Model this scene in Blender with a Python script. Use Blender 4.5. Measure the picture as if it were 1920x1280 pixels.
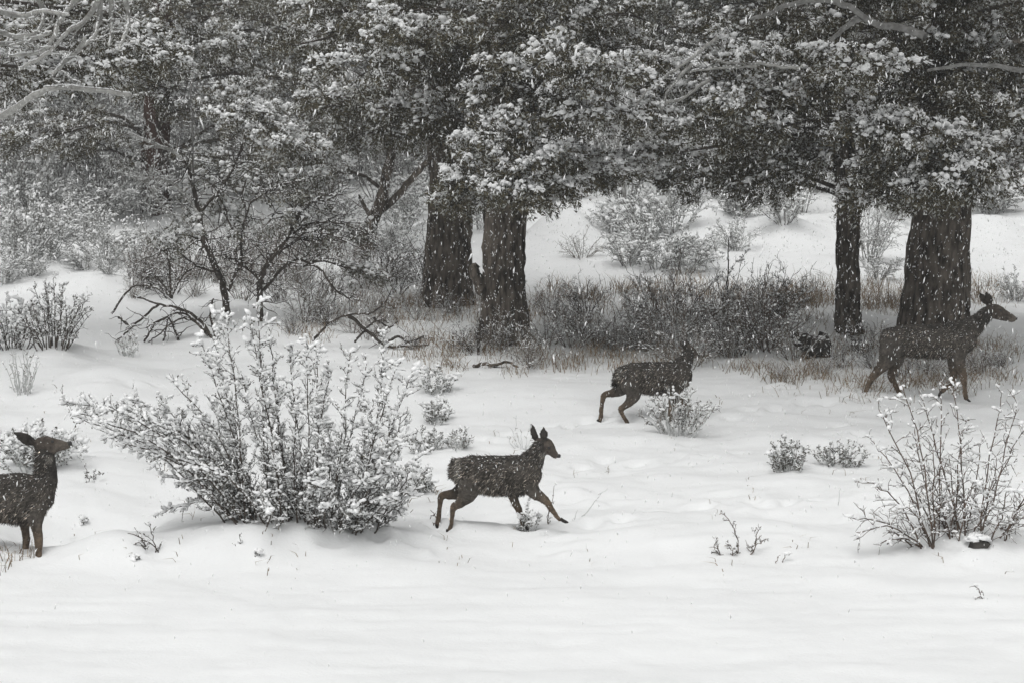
import bpy, bmesh, math, random
import numpy as np

# ------------------------------------------------------------------ clear
for o in list(bpy.data.objects):
    bpy.data.objects.remove(o)
scene = bpy.context.scene
COL = scene.collection
rng = np.random.default_rng(11)
random.seed(11)
PI = math.pi

# ------------------------------------------------------------------ camera
F = 4200.0                      # focal length in pixels of the 1920 px wide photograph
CAM_H = 5.6
THETA = math.radians(84.0)
cam = bpy.data.cameras.new('camera')
cam.sensor_width = 36.0
cam.lens = F / 1920.0 * 36.0
cam.clip_start = 0.1
cam.clip_end = 2000
cam_ob = bpy.data.objects.new('camera', cam)
cam_ob.location = (0, 0, CAM_H)
cam_ob.rotation_euler = (THETA, 0, 0)
COL.objects.link(cam_ob)
scene.camera = cam_ob
scene.render.resolution_x, scene.render.resolution_y = 1024, 682

# ------------------------------------------------------------------ sky and sun (overcast, snowing)
SUN_EL, SUN_AZ = math.radians(66), math.radians(205)
world = bpy.data.worlds.new('World')
scene.world = world
world.use_nodes = True
nt = world.node_tree
nt.nodes.clear()
wo = nt.nodes.new('ShaderNodeOutputWorld')
bg = nt.nodes.new('ShaderNodeBackground')
sky = nt.nodes.new('ShaderNodeTexSky')
sky.sky_type = 'NISHITA'
sky.sun_disc = False
sky.sun_elevation = SUN_EL
sky.sun_rotation = SUN_AZ
sky.air_density = 1.0
sky.dust_density = 4.0
hs = nt.nodes.new('ShaderNodeHueSaturation')      # cloud cover: the blue is gone
hs.inputs['Saturation'].default_value = 0.02
nt.links.new(sky.outputs['Color'], hs.inputs['Color'])
nt.links.new(hs.outputs['Color'], bg.inputs['Color'])
bg.inputs['Strength'].default_value = 0.15
nt.links.new(bg.outputs['Background'], wo.inputs['Surface'])

sun = bpy.data.lights.new('sun', 'SUN')
sun.energy = 1.1
sun.angle = math.radians(50)
sun.color = (1.0, 0.985, 0.96)
sun_ob = bpy.data.objects.new('sun', sun)
sd = np.array([math.sin(SUN_AZ) * math.cos(SUN_EL), math.cos(SUN_AZ) * math.cos(SUN_EL), math.sin(SUN_EL)])
from mathutils import Vector, Matrix
sun_ob.rotation_euler = Vector(sd).to_track_quat('Z', 'Y').to_euler()
sun_ob.location = (0, 0, 40)
COL.objects.link(sun_ob)

vs = scene.view_settings
vs.view_transform = 'Standard'
vs.look = 'None'
vs.gamma = 1.0
vs.use_curve_mapping = False
vs.exposure = -0.31
scene.cycles.volume_bounces = 1
scene.cycles.max_bounces = 5
scene.cycles.diffuse_bounces = 2
scene.cycles.use_denoising = True
scene.cycles.use_adaptive_sampling = True
scene.cycles.adaptive_threshold = 0.025
scene.cycles.adaptive_min_samples = 24

# ------------------------------------------------------------------ projection helpers
CT, ST = math.cos(THETA), math.sin(THETA)
def ray(px, py):
    dx, dy = (px - 960.0) / F, -(py - 640.0) / F
    return np.array([dx, CT * dy + ST, ST * dy - CT])
def at(px, py, Y):
    d = ray(px, py)
    return np.array([0, 0, CAM_H]) + d * (Y / d[1])
def proj(P):
    P = np.asarray(P, float)
    x, y, z = P[..., 0], P[..., 1], P[..., 2] - CAM_H
    depth = ST * y - CT * z
    up = CT * y + ST * z
    return 960 + F * x / depth, 640 - F * up / depth
def ppm(Y):                     # photo pixels per metre at depth Y
    return F / (Y * 1.005)

# ------------------------------------------------------------------ noise
def _hash(ix, iy, iz, seed):
    h = (ix * 374761393 + iy * 668265263 + iz * 2147483647 + seed * 1274126177) & 0xFFFFFFFF
    h = ((h ^ (h >> 13)) * 1274126177) & 0xFFFFFFFF
    h = ((h ^ (h >> 15)) * 2246822519) & 0xFFFFFFFF
    return ((h ^ (h >> 16)) & 0xFFFFFF) / float(0xFFFFFF)
def vnoise(x, y, z=0.0, seed=0):
    x, y, z = np.broadcast_arrays(np.asarray(x, float), np.asarray(y, float), np.asarray(z, float))
    ix, iy, iz = np.floor(x).astype(np.int64), np.floor(y).astype(np.int64), np.floor(z).astype(np.int64)
    fx, fy, fz = x - ix, y - iy, z - iz
    fx, fy, fz = fx * fx * (3 - 2 * fx), fy * fy * (3 - 2 * fy), fz * fz * (3 - 2 * fz)
    r = 0
    for a in (0, 1):
        for b in (0, 1):
            for c in (0, 1):
                w = (fx if a else 1 - fx) * (fy if b else 1 - fy) * (fz if c else 1 - fz)
                r = r + w * _hash(ix + a, iy + b, iz + c, seed)
    return r * 2 - 1
def fbm(x, y, z=0.0, seed=0, octv=4):
    r, a = 0, 1.0
    x, y, z = np.asarray(x, float), np.asarray(y, float), np.asarray(z, float)
    for i in range(octv):
        r = r + a * vnoise(x, y, z, seed + i * 17)
        x, y, z, a = x * 2.03, y * 2.03, z * 2.03, a * 0.5
    return r

# ------------------------------------------------------------------ ground height
BUMPS = []                      # (x, y, sx, sy, h)
def base_z(x, y):
    z = 0.07 * y
    k = np.clip((y - 62) / 60.0, 0, 1)
    z = z + 6.0 * k * k * (3 - 2 * k)
    return z
def gz(x, y):
    x, y = np.asarray(x, float), np.asarray(y, float)
    z = base_z(x, y)
    near = np.clip((y - 18.5) / 3.5, 0.22, 1.0)
    z = z + near * (0.10 * fbm(x * 0.33, y * 0.42, seed=3, octv=3) + 0.030 * fbm(x * 1.3, y * 1.7, seed=9, octv=3))
    z = z + 0.026 * fbm(x * 0.50 + 0.15 * y, y * 2.2, seed=21, octv=4)
    z = z + 0.05 * np.clip((y - 36) / 8, 0, 1) * fbm(x * 0.9, y * 0.9, seed=33, octv=3) * 2.0
    z = z + 0.007 * fbm(x * 5.5, y * 5.5, seed=51, octv=2)
    for bx, by, sx, sy, h in BUMPS:
        z = z + h * np.exp(-((x - bx) / sx) ** 2 - ((y - by) / sy) ** 2)
    return z
def hit(px, py):
    """where the ray through a photo pixel meets the snow"""
    d = ray(px, py)
    ts = np.linspace(12, 90, 1600)
    P = np.array([0, 0, CAM_H])[None] + d[None] * ts[:, None]
    g = gz(P[:, 0], P[:, 1])
    below = np.nonzero(P[:, 2] < g)[0]
    i = below[0] if len(below) else len(ts) - 1
    return np.array([P[i, 0], P[i, 1], g[i]])
def bump(px, py, wpx, dpt, h):
    p = hit(px, py)
    BUMPS.append((p[0], p[1], wpx / ppm(p[1]), dpt, h))
# drifts and hollows that the photograph shows
bump(215, 1030, 75, 0.35, 0.16)
bump(600, 1012, 200, 0.40, 0.20)
bump(400, 1020, 80, 0.35, 0.10)
bump(880, 1005, 110, 0.30, 0.10)
bump(1150, 1010, 160, 0.30, 0.07)
bump(1420, 990, 150, 0.35, 0.07)
bump(1250, 905, 130, 0.4, 0.06)
bump(1100, 860, 110, 0.5, -0.06)
bump(520, 1000, 100, 0.25, 0.07)
bump(175, 970, 105, 0.60, -0.55)
bump(60, 1000, 60, 0.6, -0.10)
bump(300, 940, 70, 0.6, -0.12)
bump(160, 890, 130, 0.6, 0.16)
bump(110, 675, 60, 0.8, 0.22)
bump(210, 720, 90, 1.0, 0.16)
bump(70, 500, 70, 1.0, 0.30)
bump(170, 545, 60, 1.0, 0.22)
bump(920, 960, 80, 0.5, -0.10)
bump(1740, 1005, 110, 0.45, 0.16)
bump(1880, 1020, 80, 0.4, 0.10)
bump(1470, 890, 80, 0.5, 0.08)
bump(1060, 430, 60, 1.2, 0.45)
bump(1470, 440, 60, 1.4, 0.40)
bump(1330, 430, 80, 1.4, 0.35)
bump(1660, 470, 60, 1.2, 0.35)
bump(1860, 440, 70, 1.4, 0.35)
bump(350, 395, 60, 1.6, 0.5)
bump(210, 400, 60, 1.6, 0.45)
bump(760, 400, 60, 1.6, 0.5)

# ------------------------------------------------------------------ mesh helpers
class MB:
    """collects arrays of verts / tris / quads and links them as one mesh"""
    def __init__(self):
        self.V, self.T, self.Q, self.C, self.n = [], [], [], [], 0
    def add(self, V, T=None, Q=None, C=None):
        V = np.asarray(V, np.float32).reshape(-1, 3)
        if T is not None and len(T): self.T.append(np.asarray(T, np.int32).reshape(-1, 3) + self.n)
        if Q is not None and len(Q): self.Q.append(np.asarray(Q, np.int32).reshape(-1, 4) + self.n)
        if C is not None: self.C.append(np.asarray(C, np.float32).reshape(-1, 3))
        self.V.append(V)
        self.n += len(V)
    def empty(self):
        return self.n == 0
    def mesh(self, name, smooth=True, origin=None):
        V = np.concatenate(self.V) if self.V else np.zeros((0, 3), np.float32)
        if origin is not None: V = V - np.asarray(origin, np.float32)
        T = np.concatenate(self.T) if self.T else np.zeros((0, 3), np.int32)
        Q = np.concatenate(self.Q) if self.Q else np.zeros((0, 4), np.int32)
        me = bpy.data.meshes.new(name)
        me.vertices.add(len(V)); me.vertices.foreach_set('co', V.astype(np.float32).ravel())
        nl = len(T) * 3 + len(Q) * 4
        me.loops.add(nl)
        me.loops.foreach_set('vertex_index', np.concatenate([T.ravel(), Q.ravel()]).astype(np.int32))
        npoly = len(T) + len(Q)
        me.polygons.add(npoly)
        st = np.concatenate([np.arange(len(T)) * 3, len(T) * 3 + np.arange(len(Q)) * 4]).astype(np.int32)
        me.polygons.foreach_set('loop_start', st)
        me.polygons.foreach_set('use_smooth', np.full(npoly, bool(smooth)))
        me.update(calc_edges=True)
        if self.C:
            C = np.concatenate(self.C)
            a = me.color_attributes.new('coat', 'FLOAT_COLOR', 'POINT')
            a.data.foreach_set('color', np.concatenate([C, np.ones((len(C), 1))], 1).astype(np.float32).ravel())
        return me
    def build(self, name, mat, parent=None, smooth=True, origin=None, stuff=False):
        me = self.mesh(name, smooth, origin)
        me.materials.append(mat)
        return link(name, me, parent, stuff)

def link(name, data, parent=None, stuff=False):
    o = bpy.data.objects.new(name, data)
    COL.objects.link(o)
    if parent is not None: o.parent = parent
    if stuff: o['kind'] = 'stuff'
    return o
def tag(o, label, cat, group=None, kind=None):
    if label: o['label'] = label
    if cat: o['category'] = cat
    if group: o['group'] = group
    if kind: o['kind'] = kind
    return o
def thing(name, label, cat, loc, group=None, rz=0.0):
    o = link(name, None)
    o.empty_display_size = 0.1
    o.location = [float(v) for v in loc]
    o.rotation_euler = (0, 0, rz)
    return tag(o, label, cat, group)
def copy_tree(o, parent=None):
    c = o.copy()
    COL.objects.link(c)
    c.parent = parent
    for ch in list(o.children):
        copy_tree(ch, c)
    return c

def norm(v):
    v = np.asarray(v, float)
    return v / (np.sqrt((v * v).sum(-1, keepdims=True)) + 1e-9)
def cross(a, b):
    a, b = np.asarray(a, float), np.asarray(b, float)
    a, b = np.broadcast_arrays(a, b)
    r = np.empty(a.shape)
    r[..., 0] = a[..., 1] * b[..., 2] - a[..., 2] * b[..., 1]
    r[..., 1] = a[..., 2] * b[..., 0] - a[..., 0] * b[..., 2]
    r[..., 2] = a[..., 0] * b[..., 1] - a[..., 1] * b[..., 0]
    return r
def tube(mb, P, R, n=4, cap=True):
    P, R = np.asarray(P, float), np.asarray(R, float)
    k = len(P)
    t = np.gradient(P, axis=0)
    t = norm(t)
    m = np.abs(t.mean(0))
    ref = np.eye(3)[int(np.argmin(m))]
    u = norm(cross(t, ref)); v = cross(t, u)
    a = np.arange(n) * 2 * PI / n
    V = P[:, None] + R[:, None, None] * (np.cos(a)[None, :, None] * u[:, None] + np.sin(a)[None, :, None] * v[:, None])
    V = V.reshape(-1, 3)
    i = np.arange(k - 1)[:, None] * n; j = np.arange(n)[None]; j2 = (j + 1) % n
    Q = np.stack([i + j, i + j2, i + n + j2, i + n + j], -1).reshape(-1, 4)
    T = None
    if cap:
        V = np.concatenate([V, P[-1:] + t[-1:] * R[-1]])
        b = (k - 1) * n
        T = np.stack([b + np.arange(n), b + (np.arange(n) + 1) % n, np.full(n, k * n)], -1)
    mb.add(V, T, Q)
def catmull(P, n):
    P = np.asarray(P, float)
    k = len(P)
    t = np.linspace(0, k - 1, n)
    i = np.clip(np.floor(t).astype(int), 0, k - 2)
    f = (t - i)[:, None]
    p0, p1, p2, p3 = P[np.clip(i - 1, 0, k - 1)], P[i], P[i + 1], P[np.clip(i + 2, 0, k - 1)]
    return 0.5 * (2 * p1 + (p2 - p0) * f + (2 * p0 - 5 * p1 + 4 * p2 - p3) * f ** 2 + (3 * p1 - p0 - 3 * p2 + p3) * f ** 3)

def ico(sub):
    bm = bmesh.new()
    bmesh.ops.create_icosphere(bm, subdivisions=sub, radius=1.0)
    V = np.array([v.co[:] for v in bm.verts]); T = np.array([[v.index for v in f.verts] for f in bm.faces])
    bm.free()
    return V, T
ICO1, ICO2 = ico(1), ico(2)
def blob_variants(base, n, seed):
    out = []
    for k in range(n):
        V = base[0].copy()
        d = 1 + 0.32 * vnoise(V[:, 0] * 1.3 + 7 * k, V[:, 1] * 1.3, V[:, 2] * 1.3, seed) + 0.16 * vnoise(V[:, 0] * 3 + 5 * k, V[:, 1] * 3, V[:, 2] * 3, seed + 4)
        V = V * d[:, None]
        V[:, 2] = np.where(V[:, 2] < 0, V[:, 2] * 0.55, V[:, 2])
        out.append(V)
    return out
BL1, BL2 = blob_variants(ICO1, 8, 5), blob_variants(ICO2, 8, 6)
def blobs(mb, P, S, fine=False, axis=None):
    """snow lumps at P with radii S (n,3); axis: horizontal directions the long side follows"""
    P, S = np.asarray(P, float).reshape(-1, 3), np.asarray(S, float).reshape(-1, 3)
    n = len(P)
    if n == 0: return
    base, T = (BL2, ICO2[1]) if fine else (BL1, ICO1[1])
    B = np.stack([base[i] for i in rng.integers(0, len(base), n)])
    V = B * S[:, None, :]
    if axis is None:
        x = norm(np.concatenate([rng.normal(size=(n, 2)), rng.normal(size=(n, 1)) * 0.25], 1))
    else:
        x = norm(axis)
    up = np.array([0, 0, 1.0])
    y = norm(cross(np.broadcast_to(up, x.shape), x)); z = cross(x, y)
    M = np.stack([x, y, z], 1)
    V = np.einsum('nvi,nij->nvj', V, M) + P[:, None]
    m = B.shape[1]
    Tt = (T[None] + (np.arange(n) * m)[:, None, None]).reshape(-1, 3)
    mb.add(V.reshape(-1, 3), Tt)

OCT = np.array([[1, 0, 0], [-1, 0, 0], [0, 1, 0], [0, -1, 0], [0, 0, 1], [0, 0, -1]], float)
OCT_T = np.array([[0, 2, 4], [2, 1, 4], [1, 3, 4], [3, 0, 4], [2, 0, 5], [1, 2, 5], [3, 1, 5], [0, 3, 5]])
def octas(mb, P, S):
    m = len(P)
    V = OCT[None] * (1 + rng.normal(size=(m, 6, 1)) * 0.3) * np.asarray(S)[:, None]
    V[:, :, 0] += V[:, :, 2] * rng.normal(size=(m, 1)) * 0.35
    V = V + np.asarray(P)[:, None]
    mb.add(V.reshape(-1, 3), (OCT_T[None] + (np.arange(m) * 6)[:, None, None]).reshape(-1, 3))

# ------------------------------------------------------------------ materials
def mat(name, c1, c2=None, scale=6.0, rough=0.9, bump=0.0, bscale=30.0, island=0.0, frost=0.0, stretch=(1, 1, 1), attr=None, spec=0.2, detail=4.0, frostcol=(0.55, 0.56, 0.55)):
    m = bpy.data.materials.new(name)
    m.use_nodes = True
    n, l = m.node_tree.nodes, m.node_tree.links
    b = n['Principled BSDF']
    b.inputs['Roughness'].default_value = rough
    b.inputs['Specular IOR Level'].default_value = spec
    tc = n.new('ShaderNodeNewGeometry')
    mp = n.new('ShaderNodeMapping'); mp.inputs['Scale'].default_value = stretch
    l.new(tc.outputs['Position'], mp.inputs['Vector'])
    nz = n.new('ShaderNodeTexNoise'); nz.inputs['Scale'].default_value = scale; nz.inputs['Detail'].default_value = detail
    l.new(mp.outputs['Vector'], nz.inputs['Vector'])
    mx = n.new('ShaderNodeMix'); mx.data_type = 'RGBA'
    mx.inputs[6].default_value = (*c1, 1); mx.inputs[7].default_value = (*(c2 or c1), 1)
    rp = n.new('ShaderNodeMapRange'); rp.inputs['From Min'].default_value = 0.35; rp.inputs['From Max'].default_value = 0.65
    l.new(nz.outputs['Fac'], rp.inputs['Value']); l.new(rp.outputs['Result'], mx.inputs[0])
    col = mx.outputs[2]
    if attr:
        at_ = n.new('ShaderNodeVertexColor'); at_.layer_name = attr
        m2 = n.new('ShaderNodeMix'); m2.data_type = 'RGBA'; m2.blend_type = 'MULTIPLY'; m2.inputs[0].default_value = 1.0
        l.new(at_.outputs['Color'], m2.inputs[6]); l.new(col, m2.inputs[7]); col = m2.outputs[2]
    if island or frost:
        ri = tc.outputs['Random Per Island']
        if island:
            mr = n.new('ShaderNodeMapRange'); mr.inputs['To Min'].default_value = 1 - island; mr.inputs['To Max'].default_value = 1 + island
            l.new(ri, mr.inputs['Value'])
            m3 = n.new('ShaderNodeVectorMath'); m3.operation = 'SCALE'
            l.new(col, m3.inputs[0]); l.new(mr.outputs['Result'], m3.inputs['Scale']); col = m3.outputs[0]
        if frost:
            w = n.new('ShaderNodeTexWhiteNoise'); w.noise_dimensions = '1D'; l.new(ri, w.inputs['W'])
            gt = n.new('ShaderNodeMath'); gt.operation = 'LESS_THAN'; gt.inputs[1].default_value = frost
            l.new(w.outputs['Value'], gt.inputs[0])
            m4 = n.new('ShaderNodeMix'); m4.data_type = 'RGBA'; m4.inputs[7].default_value = (*frostcol, 1)
            l.new(gt.outputs[0], m4.inputs[0]); l.new(col, m4.inputs[6]); col = m4.outputs[2]
    l.new(col, b.inputs['Base Color'])
    if bump:
        n2 = n.new('ShaderNodeTexNoise'); n2.inputs['Scale'].default_value = bscale; n2.inputs['Detail'].default_value = 5
        l.new(mp.outputs['Vector'], n2.inputs['Vector'])
        bp = n.new('ShaderNodeBump'); bp.inputs['Strength'].default_value = bump; bp.inputs['Distance'].default_value = 0.02
        l.new(n2.outputs['Fac'], bp.inputs['Height']); l.new(bp.outputs['Normal'], b.inputs['Normal'])
    return m
M_SNOW = mat('snow', (0.86, 0.87, 0.87), (0.82, 0.83, 0.83), 1.2, 0.75, 0.25, 28.0)
M_CLUMP = mat('clinging_snow', (0.95, 0.955, 0.955), (0.92, 0.925, 0.925), 6, 0.8, 0.3, 60.0)
M_BARK = mat('juniper_bark', (0.150, 0.128, 0.106), (0.024, 0.019, 0.015), 13, 0.95, 1.0, 26, stretch=(1, 1, 0.3))
M_BARKRED = mat('reddish_bark', (0.085, 0.050, 0.040), (0.040, 0.026, 0.022), 9, 0.95, 0.9, 22, stretch=(1, 1, 0.16))
M_LIMB = mat('limb_bark', (0.085, 0.072, 0.060), (0.035, 0.030, 0.026), 14, 0.95, 0.5, 40)
M_DEAD = mat('weathered_dead_wood', (0.46, 0.46, 0.44), (0.28, 0.275, 0.26), 18, 0.9, 0.4, 60)
M_GREYLIMB = mat('grey_dead_limb', (0.26, 0.26, 0.25), (0.16, 0.157, 0.15), 14, 0.9, 0.5, 40)
M_FOL = mat('juniper_foliage', (0.060, 0.052, 0.032), (0.110, 0.098, 0.066), 2.2, 0.85, island=0.55, frost=0.20, frostcol=(0.54, 0.55, 0.52))
M_FOLP = mat('frosted_juniper_foliage', (0.090, 0.083, 0.060), (0.15, 0.142, 0.112), 2.2, 0.85, island=0.4, frost=0.30, frostcol=(0.55, 0.56, 0.54))
M_TWIG = mat('brush_twig', (0.085, 0.068, 0.055), (0.040, 0.033, 0.028), 11, 0.95, island=0.4, frost=0.08)
M_TWIGP = mat('pale_brush_twig', (0.22, 0.186, 0.155), (0.11, 0.094, 0.080), 11, 0.95, island=0.4, frost=0.22)
M_TWIGR = mat('reddish_twig', (0.16, 0.118, 0.092), (0.075, 0.056, 0.046), 11, 0.95, island=0.35, frost=0.06)
M_TWIGF = mat('frost_coated_twig', (0.34, 0.335, 0.325), (0.19, 0.18, 0.17), 7, 0.95, island=0.4, frost=0.35)
M_SAGE = mat('sage_leaf', (0.15, 0.15, 0.128), (0.085, 0.083, 0.068), 5, 0.9, island=0.4, frost=0.30, frostcol=(0.62, 0.63, 0.62))
M_BITTER = mat('bitterbrush_leaf', (0.125, 0.118, 0.095), (0.065, 0.060, 0.050), 6, 0.9, island=0.45, frost=0.55, frostcol=(0.66, 0.67, 0.66))
M_GRASS = mat('dry_grass', (0.27, 0.20, 0.13), (0.17, 0.13, 0.09), 3, 0.9, island=0.4, frost=0.10)
M_FLAKE = mat('snowflake', (0.95, 0.955, 0.955), None, 3, 0.9)
M_COAT = mat('deer_coat', (1.0, 1.0, 1.0), (0.55, 0.55, 0.55), 34, 0.9, 0.5, 90, attr='coat', spec=0.1)
M_HAIR = mat('deer_hair', (1.15, 1.12, 1.08), (0.6, 0.6, 0.6), 40, 0.85, attr='coat', island=0.45, spec=0.15)
M_BLACK = mat('nose_black', (0.012, 0.011, 0.010), None, 5, 0.45, spec=0.5)
M_EYE = mat('eye_dark', (0.008, 0.007, 0.006), None, 5, 0.12, spec=0.6)
M_HOOF = mat('hoof_horn', (0.030, 0.025, 0.022), (0.018, 0.015, 0.013), 30, 0.6)
M_ROCK = mat('dark_rock', (0.11, 0.102, 0.094), (0.045, 0.042, 0.039), 8, 0.9, 0.8, 20)
M_STUMP = mat('charred_stump', (0.060, 0.052, 0.046), (0.020, 0.018, 0.016), 9, 0.95, 0.8, 22)

# ------------------------------------------------------------------ ground sheet
PITS = []
def trail(pts, step=0.42):
    P = catmull(np.array([hit(*p)[:2] for p in pts]), 60)
    seg = np.linalg.norm(np.diff(P, axis=0), axis=1); cum = np.concatenate([[0], np.cumsum(seg)])
    s_, side = 0.1, 1
    while s_ < cum[-1]:
        q = np.array([np.interp(s_, cum, P[:, 0]), np.interp(s_, cum, P[:, 1])]) + rng.normal(size=2) * 0.05 + np.array([0, 0.07 * side])
        PITS.append((q[0], q[1], rng.uniform(.07, .11), rng.uniform(.07, .11), rng.uniform(.05, .09)))
        s_ += step * rng.uniform(.7, 1.2); side = -side
def build_ground():
    ys = np.concatenate([np.linspace(-60, 13, 26)[:-1], np.linspace(13, 17, 40)[:-1], np.linspace(17, 31, 270)[:-1], np.linspace(31, 62, 130), np.linspace(62, 240, 50)[1:]])
    us = np.concatenate([-np.linspace(6, 0.34, 18)[:-1] ** 1.0, np.linspace(-0.34, 0.34, 240), np.linspace(0.34, 6, 18)[1:]])
    W = np.clip(np.maximum(ys, 13), 13, 62)
    X = us[None] * W[:, None]; X = np.clip(X, -180, 180)
    Y = np.broadcast_to(ys[:, None], X.shape)
    Z = gz(X, Y)
    for qx, qy, rx, ry, dp in PITS:
        e = ((X - qx) / rx) ** 2 + ((Y - qy) / ry) ** 2
        w = e < 12
        Z[w] += -dp * np.exp(-e[w]) + 0.30 * dp * np.exp(-(np.sqrt(e[w]) - 1.9) ** 2 * 3)
    r, c = X.shape
    i = np.arange(r - 1)[:, None] * c + np.arange(c - 1)[None]
    Q = np.stack([i, i + 1, i + c + 1, i + c], -1).reshape(-1, 4)
    mb = MB(); mb.add(np.stack([X, Y, Z], -1), None, Q)
    g = mb.build('snow_ground', M_SNOW)
    g['kind'] = 'structure'
trail([(815, 985), (790, 1000), (700, 1008), (560, 1020)])
trail([(1125, 792), (1060, 800), (960, 815), (880, 822)])
trail([(1612, 752), (1500, 760), (1400, 775), (1330, 800)])
trail([(1400, 850), (1250, 862), (1120, 870), (1060, 880)])
trail([(1700, 930), (1500, 940), (1300, 955), (1120, 985), (1050, 1000)])
trail([(30, 1040), (-60, 1050)]); trail([(1560, 800), (1640, 830), (1660, 860)])
for q in ((820, 988), (838, 992), (985, 992), (1060, 972), (1128, 790), (1178, 790), (42, 1036), (76, 1040), (1614, 752), (1808, 742)):
    p_ = hit(*q); PITS.append((p_[0], p_[1], 0.09, 0.09, 0.06))
for _ in range(170):                    # lumps fallen from the branches, small dents
    p_ = hit(rng.uniform(0, 1920), rng.uniform(700, 1060)); PITS.append((p_[0], p_[1], rng.uniform(.06, .2), rng.uniform(.06, .16), rng.normal() * 0.022))
build_ground()

# ------------------------------------------------------------------ foliage tufts
def tuft_proto(nb, L, Wd, spread, seed):
    r = np.random.default_rng(seed)
    V, T = [], []
    for k in range(nb):
        # small spray blades set along a short drooping stem that runs along +X
        s = r.uniform(0, 1) ** 0.8 * 0.20
        p = np.array([s, 0, -0.35 * s * s * 4]) + r.normal(size=3) * 0.036
        d = norm(np.array([0.9, 0, 0.1]) + r.normal(size=3) * spread)
        ln = L * r.uniform(0.6, 1.3)
        side = norm(cross(d, r.normal(size=3)))
        w = Wd * r.uniform(0.7, 1.3) * 0.5
        b = len(V)
        V += [p + side * w, p - side * w, p + d * ln + np.array([0, 0, -0.15 * ln])]
        T += [[b, b + 1, b + 2]]
    return np.array(V), np.array(T)
TUFTS = [tuft_proto(40, 0.062, 0.024, 0.95, 40 + k) for k in range(6)]
TUFTS_SNOW = [tuft_proto(20, 0.06, 0.036, 0.95, 80 + k) for k in range(6)]
TUFTS_FAR = [tuft_proto(24, 0.085, 0.036, 0.9, 60 + k) for k in range(6)]
def add_tufts(mb, P, D, S, protos):
    """P (n,3) positions, D (n,3) axis, S (n) scale"""
    n = len(P)
    if n == 0: return
    D = norm(D)
    a = norm(cross(D, rng.normal(size=(n, 3)))); b = cross(D, a)
    # keep the droop roughly downward
    up = np.array([0, 0, 1.0])
    y = norm(cross(np.broadcast_to(up, D.shape), D) + rng.normal(size=(n, 3)) * 0.35); z = cross(D, y)
    M = np.stack([D, y, z], 1) * S[:, None, None]
    w = rng.integers(0, len(protos), n)
    for k, (V, T) in enumerate(protos):
        s = np.nonzero(w == k)[0]
        if not len(s): continue
        VV = np.einsum('vi,nij->nvj', V, M[s]) + P[s][:, None]
        TT = (T[None] + (np.arange(len(s)) * len(V))[:, None, None]).reshape(-1, 3)
        mb.add(VV.reshape(-1, 3), TT)

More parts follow.
